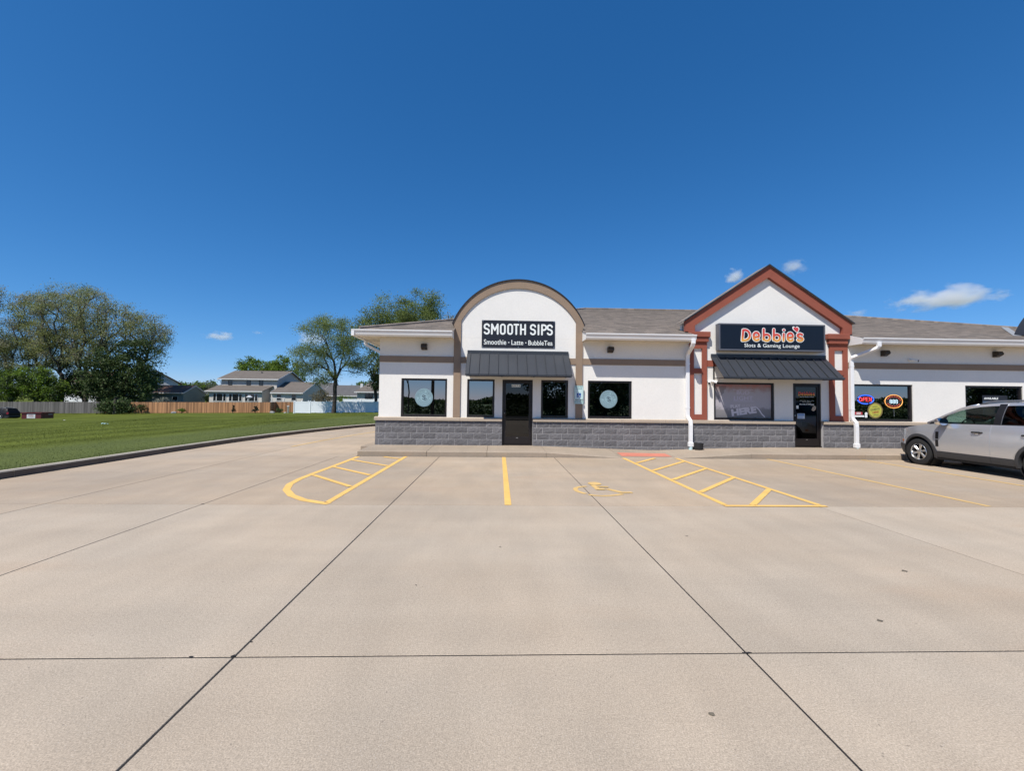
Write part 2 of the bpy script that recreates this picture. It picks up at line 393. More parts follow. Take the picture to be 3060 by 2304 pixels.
def stripe(a, b, wd=.1, mat=None, name='parking_line', z=.0045):
    a, b = Vector(a), Vector(b); d = (b - a).normalized(); nn = Vector((-d.y, d.x)) * wd / 2
    q = [a - nn, b - nn, b + nn, a + nn]
    return MB().add([(p.x, p.y, z) for p in q], [(0, 1, 2, 3)]).build(name, mat or m_yellow, lot)
def path_line(pts, wd, name='parking_line', z=.0045, mat=None):
    P = [Vector(p) for p in pts]; rows = []
    for i, p in enumerate(P):
        d = (P[min(i + 1, len(P) - 1)] - P[max(i - 1, 0)]).normalized(); nn = Vector((-d.y, d.x)) * wd / 2
        rows.append([(*(p - nn), z), (*(p + nn), z)])
    return MB().grid(rows).build(name, mat or m_yellow, lot)
stripe((.2, 12.5), (.185, 6.83), .105)
# left hatched island
stripe((-2.60, 12.5), (-2.66, 6.95), .105)
path_line([(-3.92, 12.42), (-3.95, 10.8), (-3.99, 9.55), (-3.99, 8.95), (-3.93, 8.4), (-3.75, 7.9), (-3.45, 7.45), (-3.1, 7.12), (-2.61, 6.87)], .125)
for (a, b) in (((-3.9, 11.75), (-2.66, 10.72)), ((-3.92, 10.55), (-2.71, 9.42)), ((-3.9, 9.4), (-2.72, 8.2))): stripe(a, b, .1, z=.0085)
stripe((-3.2, 12.4), (-2.66, 11.98), .09, z=.0085)
# access aisle on the right of the accessible bay
stripe((3.68, 12.5), (3.68, 6.9), .1); stripe((5.24, 12.55), (5.24, 6.9), .1); stripe((3.63, 6.82), (5.3, 6.82), .1, z=.0085)
for (a, b) in (((3.73, 10.26), (5.19, 11.88)), ((3.73, 9.08), (5.19, 10.62)), ((3.73, 7.84), (5.19, 9.36)), ((4.12, 6.87), (5.19, 8.12)), ((3.73, 11.5), (4.6, 12.5))): stripe(a, b, .1, z=.0085)
stripe((7.95, 12.5), (8.05, 6.85), .095, m_yellow_worn); stripe((10.8, 12.5), (10.9, 6.85), .095, m_yellow_worn); stripe((13.6, 12.5), (13.7, 6.85), .095, m_yellow_worn)
stripe((16.4, 12.5), (16.5, 6.85), .095, m_yellow_worn)
path_line([(-6.9, 14.8), (-6.75, 17), (-6.45, 19.5), (-6.02, 21.7), (-5.3, 24)], .1, mat=m_yellow_worn)
# wheelchair symbol painted on the bay
b = MB()
def flat_ribbon(pts, wd, z):
    P = [Vector(p) for p in pts]; rows = []
    for i, p in enumerate(P):
        d = (P[min(i + 1, len(P) - 1)] - P[max(i - 1, 0)]).normalized(); nn = Vector((-d.y, d.x)) * wd / 2
        rows.append([(*(p - nn), z), (*(p + nn), z)])
    b.grid(rows)
b.add([(1.95 + .13 * math.cos(t), 8.6 + .16 * math.sin(t), .0085) for t in [i * PI / 10 for i in range(20)]], [tuple(range(20))])
flat_ribbon([(1.885, 8.47), (1.90, 8.2), (1.89, 8.02)], .10, .0045); flat_ribbon([(1.93, 8.29), (2.14, 8.26)], .09, .0125)
flat_ribbon([(1.86, 8.06), (2.02, 8.05)], .13, .0105); flat_ribbon([(2.07, 8.11), (2.27, 7.78)], .11, .0055); flat_ribbon([(2.22, 7.77), (2.45, 7.78)], .10, .0095)
flat_ribbon([(1.735, 8.34), (1.6, 8.29), (1.5, 8.18), (1.465, 8.04), (1.475, 7.9), (1.53, 7.76), (1.59, 7.68)], .085, .0045)
flat_ribbon([(1.62, 7.61), (1.72, 7.54), (1.84, 7.51), (1.98, 7.53), (2.12, 7.59), (2.25, 7.67)], .075, .0045)
b.build('wheelchair_symbol', m_yellow_worn, lot)
for (x, y, r) in ((-1.655, 2.862, .03), (-1.92, 2.858, .02), (1.665, 2.85, .035), (-1.635, 3.02, .018), (-4.5, 6.83, .04)):
    b = MB(); n_ = 7
    b.add([(x + r * math.cos(2 * PI * i / n_) * rnd.uniform(.5, 1.1), y + r * .38 * math.sin(2 * PI * i / n_) * rnd.uniform(.6, 1.2), .0022) for i in range(n_)], [tuple(range(n_))])
    b.build('joint_spall', m_joint, lot)
# flattened leaf litter and gum marks
for (x, y, r) in ((2.93, 3.25, .015), (4.05, 4.2, .018), (1.15, 2.3, .011), (.05, 4.9, .008), (2.35, 5.3, .012), (-.7, 3.9, .006)):
    b = MB(); b.add([(x + r * 1.6 * math.cos(t) * rnd.uniform(.7, 1.2), y + r * math.sin(t) * rnd.uniform(.6, 1.2), .003 + .006 * rnd.random()) for t in [i * PI / 4 for i in range(8)]], [tuple(range(8))])
    b.build('leaf_scrap', M('leaf_scrap', (.13, .11, .08), .9), lot)

# sidewalk with ramp
walk = thing('sidewalk', None, None, (0, 0, 0), kind='structure')
def zc(x): return float(np.interp(x, [-5, 1.4, 3.55, 5.3, 7.5, 40], [.15, .15, .014, .014, .15, .15]))
def zw(x): return float(np.interp(x, [-5, 1.2, 3.0, 5.1, 6.6, 9, 40], [.17, .18, .13, .07, .12, .19, .19]))
sx = [-3.99, -2.02, -.29, 1.43, 3.62, 5.28, 7.5, 9.2, 10.95, 12.7, 14.45, 16.2, 17.95, 19.7, 21.5, 24.3]
for a, c2 in zip(sx, sx[1:]):
    b = MB(); n = max(2, int((c2 - a) / .22)); cols = [a + .005 + (c2 - a - .01) * i / n for i in range(n + 1)]
    yb = 14.35; t = rnd.uniform(.25, .75)
    rows = [[(x, 12.545, -.1) for x in cols], [(x, 12.535, zc(x) - .018) for x in cols], [(x, 12.555, zc(x)) for x in cols],
            [(x, 13.4, zc(x) + (zw(x) - zc(x)) * .6) for x in cols], [(x, yb, zw(x)) for x in cols]]
    b.grid(rows); b.t = [t] * len(b.f)
    for xx, q in ((cols[0], 0), (cols[-1], 1)):
        b.add([(xx, r[0 if q == 0 else -1][1], r[0 if q == 0 else -1][2]) for r in rows] + [(xx, yb, -.1)], [tuple(range(6)) if q == 0 else tuple(range(5, -1, -1))], 0, t)
    b.build('slab', m_walk, walk)
MB().box(-4.02, 24.3, 12.6, 14.3, -.3, -.11).build('joint_bed', m_joint, walk)
MB().box(-4.35, -4.0, 14.0, 31, -.1, .12).build('side_ledge', m_walk, walk)
def zr(x, y): return zc(x) + (zw(x) - zc(x)) * (y - 12.555) / .845 * .6 + .006
MB().grid([[(x, y, zr(x, y)) for x in np.linspace(3.7, 5.2, 6)] for y in (12.7, 13.0, 13.28)]).build('ramp_paint', m_red, walk)

# kerb pieces
kerb = thing('kerb', None, None, (-9.6, 5, 0), kind='structure')
fine = []
for (x0, y0), (x1, y1) in zip(KERB, KERB[1:]):
    n = max(1, round(math.hypot(x1 - x0, y1 - y0) / 2.6))
    fine += [(x0 + (x1 - x0) * i / n, y0 + (y1 - y0) * i / n) for i in range(n)]
fine.append(KERB[-1])
def knorm(i):
    a = Vector(fine[max(i - 1, 0)]); c2 = Vector(fine[min(i + 1, len(fine) - 1)]); d = (c2 - a).normalized(); return Vector((-d.y, d.x)), d
for i in range(len(fine) - 1):
    (n0, d0), (n1, d1) = knorm(i), knorm(i + 1); p0 = Vector(fine[i]) + d0 * .006; p1 = Vector(fine[i + 1]) - d1 * .006
    prof = [(0.0, -.12), (0.012, .125), (.035, .15), (.15, .152), (.152, -.12)]
    b = MB(); k = len(prof)
    vs = [(*(p0 + n0 * o), z) for o, z in prof] + [(*(p1 + n1 * o), z) for o, z in prof]
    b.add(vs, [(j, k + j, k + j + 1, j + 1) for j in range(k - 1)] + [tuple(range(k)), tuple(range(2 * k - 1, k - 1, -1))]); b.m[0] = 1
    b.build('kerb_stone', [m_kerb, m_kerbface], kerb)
# lawn
offs = [.15, .4, .8, 1.4, 2.2, 3.2, 4.5, 6, 8, 10.5, 13.5, 17, 21, 26, 31, 35, 38, 41, 44, 47, 50, 53, 56, 60, 64, 70, 78, 90, 110, 140, 200, 320, 600, 1400, 3500]
b = MB(); rows = []
for i in range(len(fine)):
    nn, _ = knorm(i); p = Vector(fine[i]); r = []
    for o in offs:
        q = p + nn * o; s_ = sstep((o - .5) / 48)
        wob = .03 * math.sin(q.x * .7 + q.y * .4) * min(1, o / 4)
        r.append((q.x, q.y, .15 * (1 - s_) + s_ * zfar(q.x, q.y) + wob if o < 500 else -1.2))
    rows.append(r)
b.grid(rows)
m_lawn = M('lawn_turf', (.089, .108, .020), .95, .26, .28, .03, 12, fine=.30, fscale=7, spec=.05)
def lawn_mat(m, stripes=True):
    n = m.node_tree.nodes; L = m.node_tree.links; p = n['Principled BSDF']
    g = n.new('ShaderNodeNewGeometry'); sx_ = n.new('ShaderNodeSeparateXYZ'); L.new(g.outputs['Position'], sx_.inputs[0])
    wv = n.new('ShaderNodeMath'); wv.operation = 'SINE'; ml = n.new('ShaderNodeMath'); ml.operation = 'MULTIPLY'; ml.inputs[1].default_value = 3.3
    L.new(sx_.outputs[0], ml.inputs[0]); L.new(ml.outputs[0], wv.inputs[0])
    r = n.new('ShaderNodeMapRange'); r.inputs[1].default_value = -1; r.inputs[3].default_value = .86; r.inputs[4].default_value = 1.16; L.new(wv.outputs[0], r.inputs[0])
    x = n.new('ShaderNodeMix'); x.data_type = 'RGBA'; x.blend_type = 'MULTIPLY'; x.inputs[0].default_value = 1
    L.new(p.inputs['Base Color'].links[0].from_socket, x.inputs[6]); L.new(r.outputs[0], x.inputs[7])
    # bleached strip mown short along the kerb
    r2 = n.new('ShaderNodeMapRange'); r2.inputs[1].default_value = -13.6; r2.inputs[2].default_value = -12.2; r2.inputs[3].default_value = 0; r2.inputs[4].default_value = .75; L.new(sx_.outputs[0], r2.inputs[0])
    y2 = n.new('ShaderNodeMix'); y2.data_type = 'RGBA'; y2.inputs[7].default_value = (.098, .120, .042, 1)
    L.new(r2.outputs[0], y2.inputs[0]); L.new(x.outputs[2], y2.inputs[6]); L.new(y2.outputs[2], p.inputs['Base Color'])
lawn_mat(m_lawn)
tag(b.build('lawn', m_lawn, smooth=True), kind='structure')
# grass blades on the near lawn (nobody could count them)
def lawn_z(i_off, nn, p): pass
N = 420000
ii = nrng.random(N) * (len(fine) - 6); i0 = ii.astype(int); fr = (ii - i0)
FP = np.array(fine); NN = np.array([tuple(knorm(i)[0]) for i in range(len(fine))])
off = .17 + 30 * nrng.random(N) ** 1.7
base = FP[i0] * (1 - fr[:, None]) + FP[i0 + 1] * fr[:, None]; nrm = NN[i0] * (1 - fr[:, None]) + NN[i0 + 1] * fr[:, None]
P = base + nrm * off[:, None]
keep = (P[:, 1] > 4) & (P[:, 1] < 60); P = P[keep]; off = off[keep]; N = len(P)
s_ = np.clip((off - .5) / 48, 0, 1); s_ = s_ * s_ * (3 - 2 * s_)
zf = np.clip(-.69 + .0132 * (P[:, 0] + 27), -1.3, -.3)
Zb = .15 * (1 - s_) + s_ * zf + .03 * np.sin(P[:, 0] * .7 + P[:, 1] * .4) * np.minimum(1, off / 4) - .01
h = (.012 + .026 * nrng.random(N)) * (1 + .5 * (off > 4)); wdt = .0025 + .0055 * nrng.random(N)
tall = nrng.random(N) < .006; h = np.where(tall & (off > 4), h * 1.8, h)
an = nrng.random(N) * 2 * PI; lean = nrng.normal(0, .35, (N, 2)) * h[:, None]
V = np.zeros((N, 3, 3)); dx = np.cos(an) * wdt; dy = np.sin(an) * wdt
V[:, 0] = np.stack([P[:, 0] - dx, P[:, 1] - dy, Zb], 1); V[:, 1] = np.stack([P[:, 0] + dx, P[:, 1] + dy, Zb], 1)
V[:, 2] = np.stack([P[:, 0] + lean[:, 0], P[:, 1] + lean[:, 1], Zb + h], 1)
def tri_mesh(name, V, k, mats, tint=None, mi=None):
    me = bpy.data.meshes.new(name); n = len(V)
    me.vertices.add(n * k); me.vertices.foreach_set('co', V.reshape(-1).astype(np.float32))
    me.loops.add(n * k); me.loops.foreach_set('vertex_index', np.arange(n * k, dtype=np.int32))
    me.polygons.add(n); me.polygons.foreach_set('loop_start', np.arange(0, n * k, k, dtype=np.int32)); me.polygons.foreach_set('loop_total', np.full(n, k, np.int32))
    for m in mats: me.materials.append(m)
    if mi is not None: me.polygons.foreach_set('material_index', mi.astype(np.int32))
    if tint is not None:
        a = me.attributes.new('tint', 'FLOAT', 'FACE'); a.data.foreach_set('value', tint.astype(np.float32))
    me.update(calc_edges=True); return me
m_blade = M('grass_blade', (.138, .160, .036), .9, .22, .28, tint=.3, spec=.05); lawn_mat(m_blade)
n_ = m_blade.node_tree.nodes; L_ = m_blade.node_tree.links; t_ = n_.new('ShaderNodeBsdfTranslucent'); mx_ = n_.new('ShaderNodeMixShader'); mx_.inputs[0].default_value = .5
L_.new(n_['Principled BSDF'].inputs['Base Color'].links[0].from_socket, t_.inputs[0]); L_.new(n_['Principled BSDF'].outputs[0], mx_.inputs[1]); L_.new(t_.outputs[0], mx_.inputs[2]); L_.new(mx_.outputs[0], n_['Material Output'].inputs[0])
go = bpy.data.objects.new('grass', tri_mesh('grass', V, 3, [m_blade], nrng.random(N))); C.objects.link(go); tag(go, 'mown green grass with taller tufts on the open lot', kind='stuff')
# tufts of weed seed heads, scraps of litter in the grass
def ground_z(x, y):
    d = min(math.hypot(x - a, y - c2) for a, c2 in fine); s2 = sstep((d - .5) / 48)
    return .15 * (1 - s2) + s2 * zfar(x, y)
for (x, y, colr, lab) in ((-22.2, 25.0, (.45, .7, .75), 'scrap of pale blue plastic litter lying in the grass'), (-37, 38, (.75, .73, .68), 'small white paper scrap lying in the open grass')):
    b = MB(); z = ground_z(x, y)
    b.grid([[(x + .11 * i + rnd.uniform(-.02, .02), y + .05 * j, z + .05 + .06 * rnd.random()) for i in range(4)] for j in range(3)])
    tag(b.build('litter_scrap', M('litter', colr, .6), smooth=False), lab, 'litter')
# big earth sheet, street behind the camera
tag(MB().box(-4500, 4500, -4500, 4500, -2.6, -2.1).build('ground', m_lawn), kind='structure')
tag(MB().box(-4000, 4000, -7.55, -7.0, -.3, .12).build('street_kerb', m_kerb), kind='structure')
tag(MB().box(-4000, 4000, -17, -7.55, -.3, -.02).build('street', M('asphalt', (.045, .045, .047), .9, .15, 1.2, .004, 90)), kind='structure')
tag(MB().box(-4000, 4000, -600, -17, -.3, .06).build('street_verge', M('verge_turf', (.04, .065, .013), .95, .3, .4)), kind='structure')
tag(MB().box(30, 4000, -7, 600, -.3, .06).build('side_verge', bpy.data.materials['verge_turf']), kind='structure')

# ------------------------------------------------------------------ the shop building
Y0 = 14.1
shop = thing('shop_building', 'long single storey white stucco shop building with an arched bay and a gabled bay', 'shop building', (6, Y0, 0))
XL, XR = -3.836, 24.0
def wall_with_holes(mb, x0, x1, z0, z1, y0, y1, holes, mi=0):
    X = sorted(set([x0, x1] + [h[0] for h in holes] + [h[1] for h in holes])); Zs = sorted(set([z0, z1] + [h[2] for h in holes] + [h[3] for h in holes]))
    X = [x for x in X if x0 <= x <= x1]; Zs = [z for z in Zs if z0 <= z <= z1]
    nx, nz = len(X) - 1, len(Zs) - 1
    solid = [[not any(h[0] < (X[i] + X[i + 1]) / 2 < h[1] and h[2] < (Zs[j] + Zs[j + 1]) / 2 < h[3] for h in holes) for j in range(nz)] for i in range(nx)]
    for i in range(nx):
        for j in range(nz):
            if not solid[i][j]: continue
            a, c2, d, e = X[i], X[i + 1], Zs[j], Zs[j + 1]
            mb.add([(a, y0, d), (c2, y0, d), (c2, y0, e), (a, y0, e)], [(0, 1, 2, 3)], mi)
            mb.add([(a, y1, d), (c2, y1, d), (c2, y1, e), (a, y1, e)], [(3, 2, 1, 0)], mi)
            for (di, dj, q) in ((-1, 0, [(a, y0, d), (a, y0, e), (a, y1, e), (a, y1, d)]), (1, 0, [(c2, y0, d), (c2, y1, d), (c2, y1, e), (c2, y0, e)]),
                                (0, -1, [(a, y0, d), (a, y1, d), (c2, y1, d), (c2, y0, d)]), (0, 1, [(a, y0, e), (c2, y0, e), (c2, y1, e), (a, y1, e)])):
                ni, nj = i + di, j + dj
                if not (0 <= ni < nx and 0 <= nj < nz) or not solid[ni][nj]: mb.add(q, [(0, 1, 2, 3)], mi)
CAPT, CAPB = 1.075, .962
WINS = [(-3.125, -1.647), (-.994, -.102), (1.42, 2.312), (2.963, 4.425), (7.175, 9.225), (11.92, 13.99), (15.83, 17.86), (20.5, 22.4)]
DOORS = [(.153, 1.147), (9.862, 10.82)]
WT = 2.322
holes = [(a, c2, CAPT, WT) for a, c2 in WINS] + [(a, c2, 0, WT) for a, c2 in DOORS]
b = MB(); wall_with_holes(b, XL, XR, CAPT - .02, 3.68, Y0, Y0 + .22, holes)
b.build('stucco_wall', m_stucco, shop)
b = MB(); b.box(XL, XL + .2, Y0 + .222, 31, 1.07, 3.66).box(XR - .2, XR, Y0 + .222, 31, 1.07, 3.66).box(XL + .2, XR - .2, 30.8, 31, -.2, 3.66)
b.build('side_wall', m_stucco, shop)
MB().box(XL - .078, XL + .2, Y0 + .3, 31, -.2, CAPB).build('side_base', m_block, shop); MB().box(XR - .2, XR + .078, Y0 + .3, 31, -.2, CAPB).build('side_base', m_block, shop)
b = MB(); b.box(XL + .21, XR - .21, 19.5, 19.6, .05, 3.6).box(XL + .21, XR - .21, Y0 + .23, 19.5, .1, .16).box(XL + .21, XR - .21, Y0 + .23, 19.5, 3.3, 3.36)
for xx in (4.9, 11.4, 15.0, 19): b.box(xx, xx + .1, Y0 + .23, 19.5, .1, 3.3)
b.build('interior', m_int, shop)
# mortar bed and single split-face blocks
base_holes = [(a, c2, -1, 3) for a, c2 in DOORS]
b = MB(); wall_with_holes(b, XL - .072, XR, -.1, CAPB - .004, Y0 - .0662, Y0 + .2, base_holes); b.build('mortar_bed', m_mortar, shop)
def block_mesh(wd, ht, seed):
    r = random.Random(seed); mb = MB(); nx, nz = (5, 3) if wd > .25 else (3, 3); t = r.uniform(0, 1)
    fr_ = [[(wd * i / nx, -.005 - (0 if i in (0, nx) or j in (0, nz) else r.uniform(.002, .011)), ht * j / nz) for i in range(nx + 1)] for j in range(nz + 1)]
    mb.grid(fr_); k = len(mb.v)
    ring = [(0, .02, 0), (wd, .02, 0), (wd, .02, ht), (0, .02, ht)]
    mb.add([fr_[0][0], fr_[0][-1], fr_[-1][-1], fr_[-1][0]] + ring, [(0, 4, 5, 1), (1, 5, 6, 2), (2, 6, 7, 3), (3, 7, 4, 0)])
    mb.t = [t] * len(mb.f); return mb.mesh('block', m_block, (0, 0, 0))
BW, CH = .4065, .1985
cache = {}
def put_block(x0, x1, z0, z1, k):
    key = (round(x1 - x0, 2), round(z1 - z0, 2), k % 7)
    if key not in cache: cache[key] = block_mesh(key[0], key[1], hash(key) & 0xffff)
    o = bpy.data.objects.new('block', cache[key]); link(o, (x0, Y0 - .062, z0), shop)
kk = 0
segs = [(XL - .078, DOORS[0][0]), (DOORS[0][1], DOORS[1][0]), (DOORS[1][1], 18.9)]
for cidx in range(5):                                                   # course 0 is the top one
    z1 = CAPB - .004 - CH * cidx; z0 = z1 - CH + .0105
    for (sa, sb) in segs:
        if cidx == 4 and not (sa < 3 < sb): continue
        x = -3.60 - 2 * BW if cidx % 2 == 0 else -3.81 - BW
        while x < sb:
            a, c2 = max(x + .005, sa + (0 if sa < -3 else .002)), min(x + BW - .005, sb)
            if c2 - a > .04 and not (cidx == 4 and not (1.4 < a < 8)): put_block(a, c2, z0, z1, kk); kk += rnd.randint(1, 3)
            x += BW
# cap stones
for (sa, sb) in [(XL - .115, DOORS[0][0] - .0), (DOORS[0][1], DOORS[1][0]), (DOORS[1][1], 24.0)]:
    n = max(1, round((sb - sa) / 1.45))
    for i in range(n):
        a, c2 = sa + (sb - sa) * i / n + .0025, sa + (sb - sa) * (i + 1) / n - .0025
        prof = [(Y0 - .118, CAPB), (Y0 - .118, CAPB + .085), (Y0 - .11, CAPB + .093), (Y0 + .03, CAPT), (Y0 + .03, CAPB)]
        MB().prism_x(prof[::-1], a, c2).build('cap_stone', m_cap, shop)
# windows
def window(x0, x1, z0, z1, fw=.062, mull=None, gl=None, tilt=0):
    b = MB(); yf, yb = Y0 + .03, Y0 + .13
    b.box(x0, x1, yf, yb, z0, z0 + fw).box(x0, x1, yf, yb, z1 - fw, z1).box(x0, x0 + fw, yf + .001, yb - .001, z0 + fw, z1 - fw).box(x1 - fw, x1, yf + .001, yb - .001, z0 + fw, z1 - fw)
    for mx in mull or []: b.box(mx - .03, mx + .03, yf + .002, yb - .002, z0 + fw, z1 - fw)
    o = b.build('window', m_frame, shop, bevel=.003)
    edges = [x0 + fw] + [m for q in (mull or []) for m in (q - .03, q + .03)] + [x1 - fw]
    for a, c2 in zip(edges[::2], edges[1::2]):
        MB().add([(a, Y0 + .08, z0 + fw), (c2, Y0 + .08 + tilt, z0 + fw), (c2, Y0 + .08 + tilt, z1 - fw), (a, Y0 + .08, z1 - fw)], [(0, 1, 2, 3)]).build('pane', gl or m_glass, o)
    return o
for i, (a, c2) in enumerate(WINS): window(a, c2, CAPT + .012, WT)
def door(x0, x1, zb):
    b = MB(); yf, yb = Y0 + .02, Y0 + .14; f = .05
    b.box(x0, x0 + f, yf, yb, zb, WT).box(x1 - f, x1, yf, yb, zb, WT).box(x0 + f, x1 - f, yf, yb, WT - f, WT).box(x0, x1, yf - .03, yb, zb - .03, zb + .012)
    d = b.build('door', m_frame, shop, bevel=.003)
    a, c2, y1, y2 = x0 + f + .006, x1 - f - .006, yf + .02, yf + .065; st = .062; zt = WT - f - .006
    b = MB(); b.box(a, a + st, y1, y2, zb + .02, zt).box(c2 - st, c2, y1, y2, zb + .02, zt).box(a + st, c2 - st, y1, y2, zt - .065, zt).box(a + st, c2 - st, y1, y2, zb + .02, zb + .26)
    b.build('door_leaf', m_frame, d, bevel=.003)
    MB().add([(a + st, yf + .045, zb + .26), (c2 - st, yf + .045, zb + .26), (c2 - st, yf + .045, zt - .065), (a + st, yf + .045, zt - .065)], [(0, 1, 2, 3)]).build('pane', m_doorglass, d)
    b = MB(); b.tube([(a + .035, y1, zb + .9), (a + .035, y1 - .06, zb + .9), (a + .035, y1 - .06, zb + 1.15), (a + .035, y1, zb + 1.15)], .013, 8); b.build('handle', m_frame, d, smooth=True)
    b = MB(); b.lathe([(0, .001), (0, .018), (.012, .018)], (a + .03, y1 - .012, zb + 1.03), 'y', 12); b.build('lock', m_steel, d)
    for zz in (zb + .25, zb + 1.0, zb + 1.9): MB().box(c2 - .006, c2 + .014, y1 - .014, y1 - .001, zz, zz + .11).build('hinge', m_frame, d)
    MB().box((x0 + x1) / 2 - .03, (x0 + x1) / 2 + .03, y1 - .008, y1 - .0005, zb + .215, zb + .235).build('door_badge', m_steel, d)
door(*DOORS[0], .195); door(*DOORS[1], .215)
# brown band and pilasters of the arched bay
BB, BT, PY = 2.845, 3.045, Y0 - .045
for (a, c2) in ((XL - .001, -1.448), (2.768, 6.3), (11.76, 18.3)): MB().box(a, c2, Y0 - .028, Y0 + .005, BB, BT).build('trim_band', m_brown, shop, bevel=.004)
for (a, c2) in ((-1.238, 2.557),): MB().box(a, c2, Y0 - .0275, Y0 + .005, BB, BT).build('trim_band', m_brown, shop, bevel=.004)
def arch_bay(ox, yb=14.75):
    cx = .667 + ox
    outer = lambda d, r=2.31, zc_=3.29: [(cx + r * math.cos(t), zc_ + r * math.sin(t)) for t in d]
    a0 = math.asin((4.147 - 3.29) / 2.31); a1 = math.asin((4.225 - 3.17) / 2.16); n = 40
    O = outer([a0 + (PI - 2 * a0) * i / n for i in range(n + 1)])
    I = [(cx - (cx - (cx + 2.16 * math.cos(t))) * 1.0, 3.17 + 2.16 * math.sin(t)) for t in [a1 + (PI - 2 * a1) * i / n for i in range(n + 1)]]
    xi0, xi1 = I[-1][0], I[0][0]
    # wall of the arch above the eaves
    MB().prism_y([(cx - 2.1, 3.682), (cx + 2.1, 3.682)] + [(x, z) for x, z in outer([a0 + (PI - 2 * a0) * i / n for i in range(n + 1)], 2.24, 3.27)], Y0, Y0 + .2).build('arch_wall', m_stucco, shop)
    b = MB()
    rows = [[(x, PY, z) for x, z in O], [(x, PY, z) for x, z in I], [(x, Y0 + .004, z) for x, z in I]]
    b.grid(rows); b.grid([[(x, Y0 + .1, z) for x, z in O], [(x, PY, z) for x, z in O]])
    # legs of the band
    for sgn, (xo, xi) in ((-1, (O[-1][0], xi0)), (1, (O[0][0], xi1))):
        px_ = xo - sgn * .035
        poly = [(xo, 4.147), (xo, 4.10), (px_, 4.06), (px_, CAPT - .005), (xi, CAPT - .005), (xi, 4.228)]
        if sgn > 0: poly = poly[::-1]
        b.prism_y(poly, PY, Y0 + .004)
    b.build('arch_trim', m_brown, shop)
    b = MB(); Oo = outer([a0 - .012 + (PI - 2 * a0 + .024) * i / n for i in range(n + 1)], 2.338, 3.29); Oi = outer([a0 - .012 + (PI - 2 * a0 + .024) * i / n for i in range(n + 1)], 2.313, 3.29)
    b.grid([[(x, PY - .035, z) for x, z in Oi], [(x, PY - .035, z) for x, z in Oo], [(x, yb, z) for x, z in Oo]]); b.grid([[(x, yb, z) for x, z in Oi], [(x, PY - .035, z) for x, z in Oi]])
    b.build('arch_roof', m_dark, shop)
    MB().prism_y([(cx - 2.1, 3.682), (cx + 2.1, 3.682)] + [(x, z) for x, z in outer([a0 + (PI - 2 * a0) * i / n for i in range(n + 1)], 2.3, 3.29)], yb - .1, yb - .002).build('parapet_back', m_stucco, shop)
arch_bay(0); arch_bay(19.9)
# gabled bay
GX = 8.99
b = MB(); b.prism_y([(6.25, 3.682), (11.73, 3.682), (11.73, 4.25), (GX, 6.1), (6.25, 4.25)], Y0, Y0 + .2); b.build('gable_wall', m_stucco, shop)
b = MB(); b.prism_y([(6.25, 3.682), (11.73, 3.682), (11.73, 4.3), (GX, 6.2), (6.25, 4.3)], 14.45, 14.58); b.build('parapet_back', m_stucco, shop)
b = MB(); yg = Y0 - .13
for s_ in (-1, 1):
    X = lambda d: GX + s_ * d
    poly = [(X(0), 6.236), (X(0), 5.85), (X(2.505), 4.19), (X(2.505), 3.985), (X(2.822), 3.985), (X(2.822), 4.335)]
    if s_ > 0: poly = poly[::-1]
    poly = poly[::-1] if s_ < 0 and False else poly
    b.prism_y(poly, yg, Y0 + .005)
b.build('gable_trim', m_rust, shop)
for s_ in (-1, 1):
    X = lambda d: GX + s_ * d
    b = MB(); t = .03
    q = [(X(0), yg - .05, 6.245), (X(2.88), yg - .05, 4.315), (X(2.88), 14.6, 4.315), (X(0), 14.6, 6.245)]
    b.add(q + [(x, y, z + t) for x, y, z in q], [(0, 1, 2, 3), (4, 7, 6, 5), (0, 4, 5, 1), (1, 5, 6, 2), (2, 6, 7, 3)] if s_ > 0 else [(3, 2, 1, 0), (5, 6, 7, 4), (1, 5, 4, 0), (2, 6, 5, 1), (3, 7, 6, 2)])
    b.build('gable_roof', [m_shing, m_dark], shop)
    b = MB(); q = [(X(0), yg - .055, 6.24), (X(2.885), yg - .055, 4.31)]
    b.add([(q[0][0], yg - .06, 6.24), (q[1][0], yg - .06, 4.31), (q[1][0], yg - .06, 4.352), (q[0][0], yg - .06, 6.284), (q[0][0], yg - .02, 6.284), (q[1][0], yg - .02, 4.352)], [(0, 1, 2, 3), (3, 2, 5, 4)]); b.build('drip_edge', m_dark, shop)
    # capital, pilaster frame
    c0 = GX + s_ * 2.362
    b = MB(); b.box(c0 - .37, c0 + .37, Y0 - .16, Y0 + .004, 3.81, 3.985); b.box(c0 - .325, c0 + .325, Y0 - .12, Y0 + .004, 3.655, 3.81); b.build('capital', m_rust, shop, bevel=.01)
    x0, x1 = (6.344, 6.918) if s_ < 0 else (11.094, 11.712); p0, p1 = (x0 + .135, x1 - .155) if s_ < 0 else (x0 + .165, x1 - .15)
    b = MB(); wall_with_holes(b, x0, x1, CAPT - .004, 3.655, Y0 - .06, Y0 + .004, [(p0, p1, 1.25, 2.61), (p0, p1, 2.775, 3.44)]); b.build('pilaster', m_rust, shop)
MB().box(6.92, 7.25, Y0 - .03, Y0 + .005, BB, BT).build('trim_band', m_rust, shop); MB().box(10.8, 11.092, Y0 - .03, Y0 + .005, BB, BT).build('trim_band', m_rust, shop)
